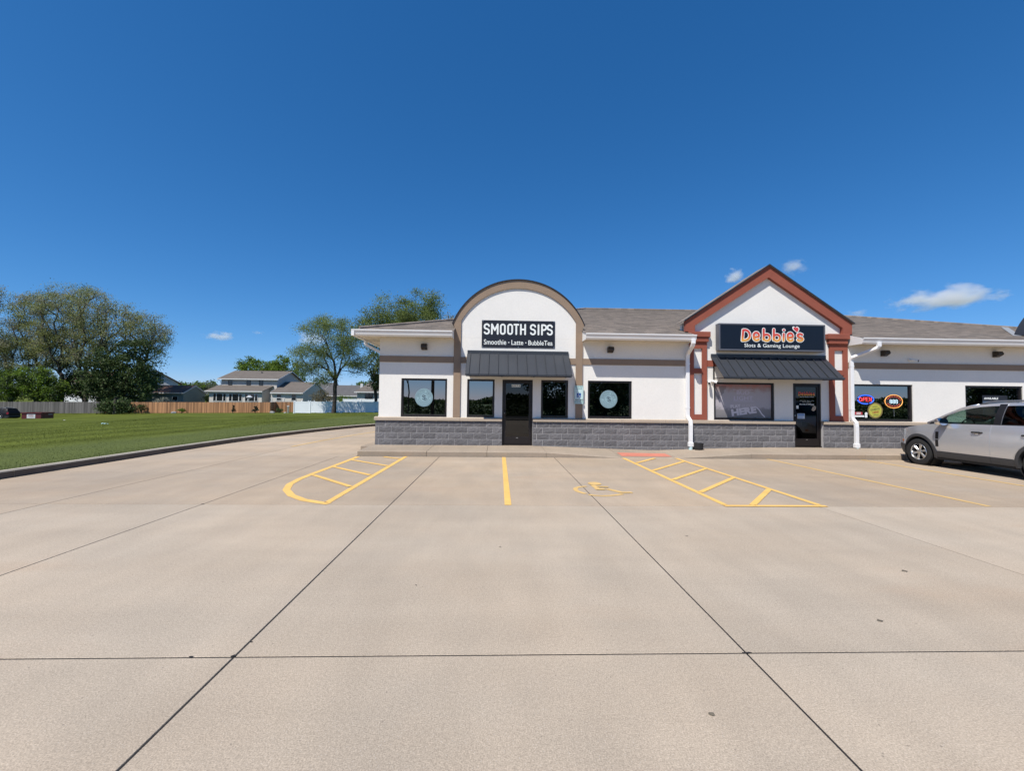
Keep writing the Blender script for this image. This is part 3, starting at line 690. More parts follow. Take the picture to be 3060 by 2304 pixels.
# main roof: shingle courses as real steps
EX0, EX1, EY, EZ, SL = -4.45, 24.65, 13.5, 3.80, .3
def roof_z(y): return EZ + SL * (y - EY)
gaps = [(-1.40, 2.735, 14.28), (6.24, 11.75, 14.28), (18.5, 22.64, 14.28)]
b = MB(); run = .134; n = int(9 / run); lip = .011
for k in range(n):
    y0_, y1_ = EY + k * run, EY + (k + 1) * run
    xa, xb = EX0 + (y0_ - EY), EX1 - (y0_ - EY)
    iv = [(xa, xb)]
    for (ga, gb, gy) in gaps:
        if y0_ < gy:
            iv = [q for (a, c2) in iv for q in ((a, min(c2, ga)), (max(a, gb), c2)) if q[1] - q[0] > .02]
    for (a, c2) in iv:
        a2 = a + run if a == xa else a; c3 = c2 - run if c2 == xb else c2
        b.add([(a, y0_, roof_z(y0_) + lip), (c2, y0_, roof_z(y0_) + lip), (c3, y1_, roof_z(y1_) + .001), (a2, y1_, roof_z(y1_) + .001), (a, y0_, roof_z(y0_) - .004), (c2, y0_, roof_z(y0_) - .004)], [(0, 1, 2, 3), (4, 5, 1, 0)])
b.build('shingle_roof', m_shing, shop)
yr = EY + n * run; zr_ = roof_z(yr)
b = MB(); yk = 2 * yr - EY
b.add([(EX0, EY, EZ), (EX0 + 9, yr, zr_), (EX0, yk, EZ), (EX1, EY, EZ), (EX1 - 9, yr, zr_), (EX1, yk, EZ)], [(0, 1, 2), (5, 4, 3), (2, 1, 4, 5)]); b.build('rear_roof', m_shing, shop)
b = MB(); b.tube([(EX0 + .1, EY + .1, EZ + .05), (EX0 + 9, yr, zr_ + .025)], .06, 6); b.tube([(EX0 + 9, yr, zr_ + .025), (EX1 - 9, yr, zr_ + .025)], .06, 6); b.tube([(EX1 - 9, yr, zr_ + .025), (EX1 - .1, EY + .1, EZ + .05)], .06, 6); b.build('ridge_cap', m_shing, shop)
MB().add([(18.05, 14.48, roof_z(14.48) + .02), (18.3, 14.44, roof_z(14.44) + .02), (21.1, 17.1, roof_z(17.1) + .03), (20.85, 17.15, roof_z(17.15) + .03)], [(0, 1, 2, 3)]).build('valley_flashing', M('galvanised', (.26, .275, .29), .65), shop)
# soffits, fascias, gutters
for (a, c2, cornerL) in ((-4.45, -1.44, True), (2.76, 6.3, False), (11.74, 18.5, False), (22.66, 24.6, False)):
    y_f = 13.56
    b = MB(); n = int((c2 - a) / .1)
    for i in range(n):
        x0 = a + (c2 - a) * i / n; x1 = a + (c2 - a) * (i + 1) / n
        b.box(x0 + .006, x1 - .006, y_f, Y0 + .1 if not cornerL or x0 > XL else 14.9, 3.625 + (.004 if i % 4 == 3 else 0), 3.66)
    b.build('soffit', m_soffit, shop)
    MB().box(a, c2, 13.535, 13.56, 3.60, 3.80).build('fascia', m_gutter, shop)
    for xe in ((c2 - .012,) if cornerL else (a + .002, c2 - .012)): MB().prism_x([(13.562, 3.605), (14.095, 3.605), (14.095, roof_z(14.095) - .006), (13.562, roof_z(13.562) - .006)], xe, xe + .01).build('eave_end', m_gutter, shop)
    prof = [(13.533, 3.60), (13.52, 3.60), (13.475, 3.645), (13.462, 3.70), (13.425, 3.765), (13.425, 3.795), (13.437, 3.795), (13.437, 3.77), (13.533, 3.77)]
    b = MB(); b.prism_x(prof[::-1], a - (.0 if not cornerL else .1), c2); b.build('gutter', m_gutter, shop)
b = MB(); n = 160
for i in range(n): 
    y0_ = 14.95 + 15.6 * i / n; b.box(-4.45, XL, y0_ + .006, y0_ + 15.6 / n - .006, 3.625, 3.66)
b.build('soffit', m_soffit, shop)
b = MB(); b.box(-4.55, -4.46, 13.43, 30.8, 3.60, 3.795); b.build('gutter', m_gutter, shop)
# downspouts
def rect_pipe(pts, wx=.058, wy=.043, name='downspout', mat=None):
    b = MB(); rows = []
    for i, p in enumerate(pts):
        d = (Vector(pts[min(i + 1, len(pts) - 1)]) - Vector(pts[max(i - 1, 0)])).normalized()
        sd = Vector((1, 0, 0)) - d * d.x; sd.normalize(); up = d.cross(sd)
        rows.append([tuple(Vector(p) + sd * (sx_ * wx) + up * (sy_ * wy)) for sx_, sy_ in ((-1, -1), (1, -1), (1, 1), (-1, 1))])
    b.grid(rows, closed=True); b.add(rows[0], [(3, 2, 1, 0)]); b.add(rows[-1], [(0, 1, 2, 3)])
    return b.build(name, mat or m_pipe, shop, bevel=.006)
for (xt, xw) in ((6.2, 6.262), (12.28, 11.83)):
    rect_pipe([(xt, 13.48, 3.66), (xt, 13.48, 3.53), (xt - (xt - xw) * .05, 13.52, 3.47), (xw, 14.0, 3.2 if xw > 7 else 3.26), (xw, 14.045, 3.1), (xw, 14.045, 1.22), (xw + .01, 14.03, 1.14), (xw + .05, 13.95, 1.02), (xw + .05, 13.935, .9), (xw + .05, 13.935, .32)])
    MB().box(xw - .03, xw + .13, 13.875, 13.995, .2, .34).build('drain_adapter', m_pipe, shop, bevel=.012)
    b = MB(); b.lathe([(0, .062), (.12, .062), (.12, .001)], (xw + .05, 13.935, .1), 'z', 16); b.build('drain_stub', m_pvc, shop, smooth=False)
    for zz in (2.9, 1.45): MB().box(xw - .065, xw + .065, 13.998, 14.095, zz, zz + .035).build('pipe_strap', m_pipe, shop)
rect_pipe([(-4.5, 14.75, 3.62), (-4.5, 14.75, 3.52), (-4.45, 14.75, 3.45), (-3.96, 14.75, 3.2), (-3.9, 14.75, 3.1), (-3.9, 14.75, 1.2), (-4.0, 14.75, 1.0), (-4.0, 14.75, .2)], .043, .058)

# ------------------------------------------------------------------ awnings
def awning(x0, x1, zt, zb, dep, nseam, label):
    t = thing('awning', label, 'awning', ((x0 + x1) / 2, Y0, zb)); yt, yf = Y0 - .035, Y0 - dep
    hd = .11
    MB().box(x0, x1, yt - .012, Y0 - .002, zt - hd, zt).build('head_flashing', m_awn, t, bevel=.004)
    A = Vector((0, yt - .012, zt - hd)); B = Vector((0, yf, zb + .03)); d = (B - A); nn = Vector((0, d.z, -d.y)).normalized() * -1
    if nn.z < 0: nn = -nn
    xsn = [x0 + (x1 - x0) * (i + (.35 if nseam == 11 else .5)) / (nseam) for i in range(nseam)] if nseam == 11 else [x0 + (x1 - x0) * (i + .62) / (nseam + .4) for i in range(nseam)]
    ed = [x0] + xsn + [x1]
    for a, c2 in zip(ed, ed[1:]):
        b = MB(); q = [(a + .004, *A[1:]), (c2 - .004, *A[1:]), (c2 - .004, *B[1:]), (a + .004, *B[1:])]
        lo = [tuple(Vector(p) - nn * .012) for p in q]
        b.add(q + lo, [(0, 3, 2, 1), (4, 5, 6, 7), (0, 1, 5, 4), (1, 2, 6, 5), (2, 3, 7, 6), (3, 0, 4, 7)]); b.build('roof_panel', m_awn, t)
    for x in xsn:
        b = MB(); q = [(x - .007, *(A + nn * .002)[1:]), (x + .007, *(A + nn * .002)[1:]), (x + .007, *(B + nn * .002)[1:]), (x - .007, *(B + nn * .002)[1:])]
        hi = [tuple(Vector(p) + nn * .034) for p in q]
        b.add(q + hi, [(0, 1, 2, 3), (4, 7, 6, 5), (0, 4, 5, 1), (1, 5, 6, 2), (2, 6, 7, 3), (3, 7, 4, 0)]); b.build('standing_seam', m_awn, t)
    MB().box(x0, x1, yf - .012, yf, zb, zb + .05).build('front_fascia', m_awn, t)
    for s_, xx in ((0, x0), (1, x1)):                           # closed triangular cheeks
        xa, xb = (xx - .006, xx) if s_ == 0 else (xx, xx + .006)
        if nseam == 11: MB().prism_x([(yf, zb + .03), (A.y, A.z), (Y0 - .004, zt - hd), (Y0 - .004, zb + .35), (Y0 - .2, zb + .06), (yf, zb)][::-1], xa, xb).build('cheek', m_awn, t)
    b = MB()
    for i in range(4 if nseam == 11 else 5):
        x = x0 + .09 + (x1 - x0 - .18) * i / (3 if nseam == 11 else 4)
        b.box(x - .016, x + .016, yf + .004, Y0 - .005, zb + .002, zb + .03); b.box(x - .0155, x + .0155, Y0 - .04, Y0 - .006, zb + .031, zt - .13)
        b.tube([(x, yf + .03, zb + .03), (x, Y0 - .06, zt - .16)], .013, 4)
    b.box(x0 + .02, x1 - .02, yf + .0042, yf + .034, zb - .028, zb - .001); b.build('frame_bar', m_frame, t)
    return t
awning(-1.0, 2.305, 3.262, 2.40, .82, 11, 'dark metal awning over the glass door marked 407A')
awning(7.07, 10.975, 3.262, 2.425, .82, 13, 'wider dark metal awning under the black light box sign')

# ------------------------------------------------------------------ signs
# navy banner
t = thing('banner_sign', 'navy banner reading SMOOTH SIPS on the arched white wall', 'sign', (.655, Y0, 3.37))
MB().box(-.543, 1.857, Y0 - .018, Y0 - .004, 3.37, 4.262).build('panel', m_banner, t)
b = MB(); z0, z1, r = 3.79, 4.158, .028
zz0, zz1 = z0 + r, z1 - r; zm = (zz0 + zz1) / 2; H_ = zz1 - zz0
def gS(x, wd):
    q = wd / 2; hq = H_ / 4
    return [[(x + wd, zz1 - hq * .75)] + arc(x + q, zz1 - q * .95, q, q * .95, 20, 180, 12) + [(x, zz1 - q * 1.05)] + arc(x + q * .9, zz1 - q * 1.1, q * .9, zz1 - q * 1.1 - zm, 190, 235, 4) + [(x + q, zm + .004)] + arc(x + q * 1.1, zz0 + q * 1.1, q * .9, zm - zz0 - q * 1.1, 55, 0, 4) + arc(x + q, zz0 + q * .95, q, q * .95, 0, -160, 12)]
def gO(x, wd): q = wd / 2; return [arc(x + q, zz1 - q, q, q, 0, 180, 12) + arc(x + q, zz0 + q, q, q, 180, 360, 12) + [arc(x + q, zz1 - q, q, q, 0, 180, 12)[0]]]
def gM(x, wd): return [[(x, zz0), (x, zz1)], [(x, zz1), (x + wd / 2, zm - .035)], [(x + wd / 2, zm - .035), (x + wd, zz1)], [(x + wd, zz1), (x + wd, zz0)]]
def gT(x, wd): return [[(x, zz1), (x + wd, zz1)], [(x + wd / 2, zz1), (x + wd / 2, zz0)]]
def gH(x, wd): return [[(x, zz0), (x, zz1)], [(x + wd, zz0), (x + wd, zz1)], [(x, zm), (x + wd, zm)]]
def gI(x, wd): return [[(x, zz0), (x, zz1)]]
def gP(x, wd): q = H_ * .26; return [[(x, zz0), (x, zz1)], [(x, zz1), (x + wd - q, zz1)] + arc(x + wd - q, zz1 - q, q, q, 90, -90, 10)[1:] + [(x, zz1 - 2 * q)]]
lay = [(gS, -.455, .145), (gM, -.215, .19), (gO, .075, .135), (gO, .315, .135), (gT, .52, .13), (gH, .735, .14), (gS, 1.06, .145), (gI, 1.315, 0), (gP, 1.43, .14), (gS, 1.615, .145)]
k = 0
for fn, x, wd in lay:
    for st in fn(x, wd): b.ribbon(st, r, Y0 - .0235 - .0003 * (k % 4), .006); k += 1
b.build('large_lettering', m_letter, t)
b = MB(); text(b, 'Smoothie', -.472, .26, 3.462, 3.632, Y0 - .0205, .010); text(b, 'Latte', .43, .82, 3.462, 3.622, Y0 - .0205, .010); text(b, 'BubbleTea', .985, 1.783, 3.459, 3.618, Y0 - .0205, .010)
b.box(.325, .36, Y0 - .0205, Y0 - .0185, 3.525, 3.555); b.box(.885, .92, Y0 - .0205, Y0 - .0185, 3.522, 3.552); b.build('small_lettering', m_letter, t)
for gx in (-.512, .655, 1.826):
    for gz in (3.395, 4.237): b = MB(); b.lathe([(0, .001), (0, .014), (.004, .016)], (gx, Y0 - .0225, gz), 'y', 10); b.build('grommet', m_steel, t)

# light box sign
t = thing('light_box_sign', "black light box sign reading Debbie's Slots & Gaming Lounge on the gable", 'sign', (9, Y0, 3.35)); ys_ = Y0 - .27
x0, x1, z0, z1 = 7.206, 10.768, 3.36, 4.25
b = MB(); b.box(x0, x1, ys_, Y0 - .06, z0 + .01, z1)
for a in (7.6, 9, 10.3): b.box(a, a + .1, Y0 - .06, Y0 - .002, z0 + .2, z1 - .2)
b.build('cabinet', m_signframe, t, bevel=.006)
MB().box(x0 + .02, x1 - .02, ys_ + .01, Y0 - .07, z0 - .012, z0 + .0095).build('bottom_pan', m_signsof, t)
b = MB(); f = .045; yy = ys_ - .022
b.box(x0, x1, yy, ys_ - .001, z0, z0 + f).box(x0, x1, yy, ys_ - .001, z1 - f, z1).box(x0, x0 + f, yy + .001, ys_ - .001, z0 + f, z1 - f).box(x1 - f, x1, yy + .001, ys_ - .001, z0 + f, z1 - f); b.build('retainer_frame', m_signframe, t, bevel=.004)
for a, c2 in ((x0 + f, 8.985), (8.989, x1 - f)): MB().box(a, c2, ys_ - .008, ys_ - .0012, z0 + f, z1 - f).build('face_panel', m_signface, t)
# logo lettering: rounded strokes, white outline then red to yellow print
def logo_strokes(X0, X1, Z0, Z1):
    S = []
    e = lambda x: [[(x + .02, 3.806), (x + .155, 3.83)], arc(x + .077, 3.865, .085, .095, -10, 180, 12) + arc(x + .082, 3.79, .09, .085, 180, 325, 9)[1:]]
    bb = lambda x: [[(x + .012, 4.07), (x, 3.73)], arc(x + .107, 3.80, .105, .105, 0, 360, 18)]
    S += [[(8.015, 4.035), (7.985, 3.695)], [(8.03, 4.038), (8.08, 4.04)] + arc(8.06, 3.87, .175, .172, 70, -80, 14) + [(8.0, 3.695)]]
    S += e(8.375); S += bb(8.69); S += bb(9.03); S += [[(9.37, 3.93), (9.36, 3.71)]]; S += e(9.51)
    S += [[(9.985, 3.915)] + arc(9.91, 3.88, .075, .06, 40, 200, 9) + [(9.90, 3.82)] + arc(9.915, 3.765, .085, .055, 60, -155, 12)]
    dots = [(9.375, 4.055)]
    kx_ = (X1 - X0) / 2.14; kz_ = (Z1 - Z0) / .48
    return [[(X0 + (p[0] - 7.92) * kx_, Z0 + (p[1] - 3.63) * kz_) for p in st] for st in S], [(X0 + (a - 7.92) * kx_, Z0 + (c - 3.63) * kz_) for a, c in dots], kx_
def ramp_mat(name, z0, z1):
    m = M(name, (.5, .1, .05), .4); n = m.node_tree.nodes; L = m.node_tree.links; p = n['Principled BSDF']
    g = n.new('ShaderNodeNewGeometry'); s_ = n.new('ShaderNodeSeparateXYZ'); L.new(g.outputs['Position'], s_.inputs[0])
    r = n.new('ShaderNodeMapRange'); r.inputs[1].default_value = z0; r.inputs[2].default_value = z1; L.new(s_.outputs[2], r.inputs[0])
    cr = n.new('ShaderNodeValToRGB'); L.new(r.outputs[0], cr.inputs[0]); e = cr.color_ramp.elements
    e[0].position = 0; e[0].color = (.80, .52, .10, 1); e[1].position = 1; e[1].color = (.60, .045, .055, 1)
    q = e.new(.3); q.color = (.72, .24, .045, 1); q = e.new(.5); q.color = (.62, .085, .05, 1)
    L.new(cr.outputs[0], p.inputs['Base Color']); return m
m_logo = ramp_mat('logo_print', 3.62, 4.12)
st, dots, sc_ = logo_strokes(7.92, 10.06, 3.63, 4.11)
for nm, rr, yb, mt in (('logo_outline', .060, ys_ - .0115, m_letter), ('logo_print', .037, ys_ - .0165, m_logo)):
    b = MB(); k = 0
    for s_ in st: b.ribbon(s_, rr * .95, yb - .0002 * (k % 15), .002); k += 1
    for (dx, dz) in dots: disc(b, dx, dz, rr * 1.02, rr * .95, yb - .0033, 20)
    hc = (9.79, 4.085); hr = .105 if nm == 'logo_outline' else .075
    H = [(hc[0] + .4 * hr * .1 * (16 * math.sin(q) ** 3) + .0, hc[1] + hr * .1 * .8 * (13 * math.cos(q) - 5 * math.cos(2 * q) - 2 * math.cos(3 * q) - math.cos(4 * q))) for q in [2 * PI * i / 32 for i in range(32)]]
    H = [(hc[0] + (x - hc[0]) * 1.75 + (hc[1] - z) * .3, z) for x, z in H]
    b.add([(x, yb - .0037, z) for x, z in H[::-1]], [tuple(range(32))]); b.build(nm, mt, t)
b = MB(); text(b, 'Slots & Gaming Lounge', 8.05, 9.905, 3.44, 3.598, ys_ - .0125, .008); b.build('tagline', m_letter, t)

# accessible parking sign
t = thing('parking_sign', 'reserved parking sign with a blue wheelchair square on the brown pillar', 'sign', (2.66, Y0, 1.545))
m_plate = M('sign_plate', (.52, .68, .69), .4); m_green = M('sign_green', (.10, .24, .22), .5); m_blue = M('sign_blue', (.012, .075, .31), .45)
def rrect(x0, x1, z0, z1, r): return arc(x1 - r, z0 + r, r, r, -90, 0, 5) + arc(x1 - r, z1 - r, r, r, 0, 90, 5) + arc(x0 + r, z1 - r, r, r, 90, 180, 5) + arc(x0 + r, z0 + r, r, r, 180, 270, 5)
yp = Y0 - .085
MB().prism_y(rrect(2.50, 2.80, 1.69, 2.15, .035), yp, yp + .004).build('upper_plate', m_plate, t)
MB().prism_y(rrect(2.503, 2.803, 1.55, 1.675, .02), yp, yp + .004).build('lower_plate', m_plate, t)
b = MB(); b.box(2.62, 2.68, yp + .005, Y0 - .046, 1.58, 2.1); b.build('bracket', m_steel, t)
b = MB()
def outline(poly, y, wd):
    P = poly + [poly[0]]
    b.ribbon(P, wd, y, .001, cap=0)
outline(rrect(2.512, 2.788, 1.702, 2.138, .028), yp - .001, .004); outline(rrect(2.513, 2.793, 1.56, 1.665, .015), yp - .001, .004)
text(b, 'RESERVED', 2.535, 2.765, 2.082, 2.118, yp - .0015, .02); text(b, 'PARKING', 2.545, 2.755, 2.025, 2.062, yp - .0015, .02); text(b, '$250 FINE', 2.525, 2.78, 1.585, 1.643, yp - .0015, .02); b.build('lettering', m_green, t)
MB().box(2.582, 2.718, yp - .0022, yp - .0005, 1.765, 1.905).build('blue_square', m_blue, t)
b = MB(); yq = yp - .0036
for i, q in enumerate(([(2.643, 1.874)], [(2.642, 1.855), (2.65, 1.82), (2.68, 1.82), (2.692, 1.79)], arc(2.648, 1.803, .028, .026, 120, 350, 12))): b.ribbon(q, .006 if i else .009, yq - .0002 * i, .001)
b.build('wheelchair_figure', m_letter, t)

# window decals (round logo)
def ring_decal(cx, cz, label):
    y = Y0 + .076; t = thing('logo_decal', label, 'window decal', (cx, y, cz - .29), 'round shop logos on the windows')
    b = MB(); disc(b, cx, cz, .29, .295, y, 48); b.build('decal_disc', m_decal, t)
    b = MB(); y2 = y - .0015
    for ro, ri in ((.275, .268), (.247, .241), (.155, .149), (.132, .128)): disc(b, cx, cz, ro, ro, y2, 44, r0=ri / ro)
    for s_, a_ in (('SMOOTH SIPS', 0),):
        n = len(s_)
        for i, ch in enumerate(s_):
            if ch == ' ': continue
            th = math.radians(168 - (156) * i / (n - 1)); px_, pz_ = cx + .2 * math.cos(th), cz + .2 * math.sin(th)
            wd = .02 if ch == 'I' else .042
            text(b, ch, px_ - wd / 2, px_ + wd / 2, pz_ - .03, pz_ + .03, y2, .0, rot=th - PI / 2)
    for i in range(16):
        th = math.radians(200 + 140 * i / 15); b.ribbon([(cx + .185 * math.cos(th), cz + .185 * math.sin(th)), (cx + .212 * math.cos(th), cz + .212 * math.sin(th))], .006, y2, .0005, cap=0)
    S1 = lambda dx, dz: arc(cx + dx + .01, cz + dz + .035, .04, .032, 40, 250, 9) + arc(cx + dx + .01, cz + dz - .032, .045, .034, 80, -140, 10)
    b.ribbon(S1(-.025, .012), .011, y2 - .0004, .0005); b.ribbon(S1(.022, -.012), .011, y2 - .0008, .0005)
    b.build('decal_print', m_decaldark, t)
ring_decal(-2.403, 1.703, 'pale round logo decal in the window left of the arched bay')
ring_decal(3.669, 1.718, 'pale round logo decal in the window beside the reserved parking sign')
# door number
t = thing('number_plate', 'white stick-on number 407A at the top of the left glass door', 'door number', (.6, Y0, 2.07))
b = MB(); k = 0
for i, ch in enumerate('407A'):
    xx = .458 + .073 * i; b.box(xx, xx + .07, Y0 + .0605, Y0 + .0625, 2.08, 2.165)
b.build('plate', m_letter, t)
b = MB()
for i, ch in enumerate('407A'): xx = .458 + .073 * i; text(b, ch, xx + .014, xx + .056, 2.093, 2.152, Y0 + .0595, .02)
b.build('lettering', m_black, t)
# window film with beer advert
def film_mat():
    m = M('printed_film', (.30, .28, .29), .35, .12, 3); n = m.node_tree.nodes; L = m.node_tree.links; p = n['Principled BSDF']
    g = n.new('ShaderNodeNewGeometry'); s_ = n.new('ShaderNodeSeparateXYZ'); L.new(g.outputs['Position'], s_.inputs[0])
    nz = n.new('ShaderNodeTexNoise'); nz.inputs['Scale'].default_value = 6; nz.inputs['Detail'].default_value = 5; L.new(g.outputs['Position'], nz.inputs['Vector'])
    ad = n.new('ShaderNodeMath'); ad.operation = 'MULTIPLY_ADD'; ad.inputs[1].default_value = .35; L.new(nz.outputs[0], ad.inputs[0]); L.new(s_.outputs[2], ad.inputs[2])
    r = n.new('ShaderNodeMapRange'); r.inputs[1].default_value = 1.25; r.inputs[2].default_value = 2.42; L.new(ad.outputs[0], r.inputs[0])
    cr = n.new('ShaderNodeValToRGB'); L.new(r.outputs[0], cr.inputs[0]); e = cr.color_ramp.elements
    e[0].position = 0; e[0].color = (.16, .155, .16, 1); e[1].position = 1; e[1].color = (.40, .17, .15, 1)
    for ps, c in ((.3, (.22, .21, .215, 1)), (.38, (.40, .375, .40, 1)), (.78, (.42, .39, .42, 1)), (.9, (.36, .26, .25, 1))): q = e.new(ps); q.color = c
    L.new(cr.outputs[0], p.inputs['Base Color']); return m
t = thing('window_poster', 'grey printed film with beer and PLAY HERE lettering filling the gabled bay window', 'window poster', (8.2, Y0, 1.15))
yw = Y0 + .0765
MB().add([(7.24, yw, 1.155), (9.16, yw, 1.155), (9.16, yw, 2.256), (7.24, yw, 2.256)], [(0, 1, 2, 3)]).build('film', film_mat(), t)
b = MB(); text(b, 'PLAY', 7.775, 8.12, 1.475, 1.59, yw - .001, .04, rot=.08); text(b, 'SLOTS', 8.16, 8.6, 1.50, 1.6, yw - .001, .01, rot=.06, mi=1); text(b, 'HERE', 7.80, 8.655, 1.255, 1.485, yw - .001, .06, rot=.14)
b.ribbon([(8.66, 1.5), (8.75, 1.42), (8.83, 1.29), (8.93, 1.19)], .02, yw - .001, .0005); b.build('lettering', [M('film_light', (.64, .60, .63), .5), M('film_mid', (.48, .44, .46), .5)], t)
b = MB(); text(b, 'BUD', 7.99, 8.42, 1.93, 2.05, yw - .001, -.0); text(b, 'LIGHT', 7.895, 8.54, 1.735, 1.875, yw - .001, -.0)
b.ribbon([(7.86, 2.085), (8.55, 2.085)], .006, yw - .001, .0005); b.ribbon([(7.88, 1.70), (8.56, 1.70)], .006, yw - .001, .0005); b.build('beer_lettering', M('film_violet', (.55, .51, .62), .5), t)
b = MB()
for i in range(13): b.ribbon([(7.27, 2.19 - .036 * i), (7.62 - .02 * i + .05 * rnd.random(), 2.19 - .036 * i)], .008, yw - .001, .0005, cap=0)
b.build('vent_shadow_lines', M('film_dark', (.09, .085, .09), .6), t)
# right door lettering and stickers
yd = Y0 + .0595
t = thing('door_lettering', "small red Debbie's logo and white hours lettering on the right glass door", 'door lettering', (10.37, Y0, 1.58))
st, dots, sc_ = logo_strokes(10.08, 10.65, 1.905, 2.05)
b = MB()
for k, s_ in enumerate(st): b.ribbon(s_, .0135, yd - .0002 * k, .0003)
for dx, dz in dots: disc(b, dx, dz, .014, .014, yd - .0045, 12)
b.build('logo_print', ramp_mat('door_logo_print', 1.91, 2.05), t)
b = MB(); text(b, 'Slots & Gaming Lounge', 10.13, 10.62, 1.85, 1.89, yd, .02); text(b, 'Monday-Saturday', 10.14, 10.62, 1.728, 1.756, yd, .0); text(b, 'Sunday', 10.22, 10.53, 1.69, 1.715, yd, .0); text(b, 'Must Be 21 to Enter', 10.12, 10.63, 1.604, 1.645, yd, .03); b.build('white_lettering', m_letter, t)
b = MB(); b.box(10.0 + .01, 10.085, yd - .001, yd, 1.475, 1.58); tag(b.build('door_sticker', m_letter), 'tiny white sticker at the left edge of the right glass door', 'sticker')
t = thing('door_notice', 'blue and white notice taped low on the right glass door', 'notice', (10.17, Y0, 1.14))
MB().box(10.045, 10.295, yd - .001, yd, 1.14, 1.315).build('paper', M('notice_white', (.55, .62, .68), .6), t)
b = MB(); b.box(10.06, 10.28, yd - .0025, yd - .0015, 1.255, 1.30)
for i in range(4): b.ribbon([(10.065, 1.235 - .024 * i), (10.27 - .03 * (i % 2), 1.235 - .024 * i)], .005, yd - .002, .0004, cap=0)
b.build('print', M('notice_blue', (.08, .2, .42), .6), t)
b = MB(); b.prism_y([(10.53, 1.43), (10.6, 1.39), (10.67, 1.45), (10.69, 1.53), (10.62, 1.565), (10.56, 1.52)], yd - .001, yd); tag(b.build('door_sticker', M('sticker_tan', (.42, .33, .24), .6, .4, 40)), 'torn tan sticker at the right side of the right glass door', 'sticker')
# open neon
t = thing('neon_sign', 'lit oval OPEN neon sign with red letters and blue ring in the window', 'neon sign', (12.41, Y0 + .06, 1.64))
yn = Y0 + .066
m_nb = M('neon_blue', (.03, .12, .95), .4, emit=1.1); m_nr = M('neon_red', (.95, .05, .06), .4, emit=.9); m_no = M('neon_orange', (.95, .42, .10), .4, emit=.8); m_nw = M('neon_ice', (.55, .75, .85), .4, emit=.6); m_nd = M('neon_dim_red', (.40, .06, .03), .5, emit=.35)
def xz_tube(b, pts, r, y): b.tube([(x, y, z) for x, z in pts], r, 6)
MB().prism_y(arc(12.412, 1.808, .30, .175, 0, 350, 35), yn + .008, yn + .012).build('backing', m_black, t)
b = MB(); xz_tube(b, arc(12.412, 1.808, .275, .148, -60, 165, 26), .015, yn); xz_tube(b, arc(12.412, 1.808, .275, .148, 185, 285, 14), .015, yn); b.build('blue_tube', m_nb, t, smooth=True)
b = MB(); z0, z1 = 1.745, 1.875
for q in (arc(12.24, 1.81, .045, .06, 0, 360, 14), [(12.315, z0), (12.335, z1), (12.40, z1), (12.405, 1.815), (12.335, 1.808)], [(12.51, z1), (12.44, z1), (12.425, z0), (12.50, z0)], [(12.435, 1.81), (12.49, 1.81)], [(12.535, z0), (12.545, z1), (12.60, z0), (12.61, z1)]): xz_tube(b, q, .0085, yn)
b.build('red_lettering', m_nr, t, smooth=True)
t = thing('neon_sign', 'oval orange ringed neon sign with ice blue slot reels hanging in the window', 'neon sign', (13.387, Y0 + .06, 1.52))
MB().prism_y(arc(13.387, 1.753, .315, .232, 0, 350, 35), yn + .008, yn + .012).build('backing', m_black, t)
b = MB(); xz_tube(b, arc(13.387, 1.753, .305, .222, 0, 360, 40), .009, yn); b.build('orange_tube', m_no, t, smooth=True)
b = MB()
for a0 in range(155, 20, -22): xz_tube(b, arc(13.387, 1.753, .235, .165, a0, a0 - 13, 4), .016, yn)
for a0 in range(205, 335, 22): xz_tube(b, arc(13.387, 1.753, .235, .165, a0, a0 + 13, 4), .016, yn)
b.build('red_lettering', m_nd, t, smooth=True)
b = MB()
for i in range(3):
    x = 13.285 + .1 * i
    xz_tube(b, arc(x, 1.782, .034, .03, 0, 360, 10), .008, yn); xz_tube(b, arc(x, 1.718, .036, .032, 0, 360, 10), .008, yn)
b.build('reel_tubes', m_nw, t, smooth=True)
b = MB(); b.tube([(13.387, yn, 1.53), (13.40, yn, 1.25)], .004, 4); b.build('pull_cord', m_steel, t)
t = thing('round_poster', 'round yellow VIDEO GAMING HERE poster in the window left corner', 'poster', (12.745, Y0, 1.15)); yy = Y0 + .0765
b = MB(); disc(b, 12.745, 1.44, .262, .268, yy, 48); b.build('rim', M('poster_rim', (.26, .20, .06), .6), t)
b = MB()
for i in range(40): th = 2 * PI * i / 40; disc(b, 12.745 + .245 * math.cos(th), 1.44 + .25 * math.sin(th), .011, .011, yy - .0015, 8)
b.build('rim_dots', M('poster_dots', (.10, .07, .03), .6), t)
b = MB(); disc(b, 12.745, 1.44, .215, .22, yy - .0025, 44); b.build('yellow_disc', M('poster_yellow', (.46, .45, .07), .6), t)
b = MB(); text(b, 'VIDEO', 12.64, 12.83, 1.545, 1.60, yy - .004, .02, rot=.16); text(b, 'GAMING', 12.575, 12.90, 1.445, 1.52, yy - .004, .035, rot=.16); b.ribbon([(12.68, 1.275), (12.74, 1.30), (12.80, 1.28), (12.85, 1.305)], .012, yy - .004, .0005); b.build('green_lettering', M('poster_green', (.17, .18, .05), .6), t)
b = MB(); text(b, 'HERE!', 12.645, 12.865, 1.345, 1.42, yy - .004, .035, rot=.16); b.build('red_lettering', M('poster_red', (.35, .10, .03), .6), t)
t = thing('window_stickers', 'pair of red and white strip stickers in the lower window corner', 'sticker', (12.16, Y0, 1.17))
MB().box(12.025, 12.30, yy - .001, yy, 1.29, 1.385).build('red_strip', M('sticker_red', (.45, .05, .06), .6), t)
MB().box(12.025, 12.36, yy - .001, yy, 1.215, 1.275).build('white_strip', m_letter, t)
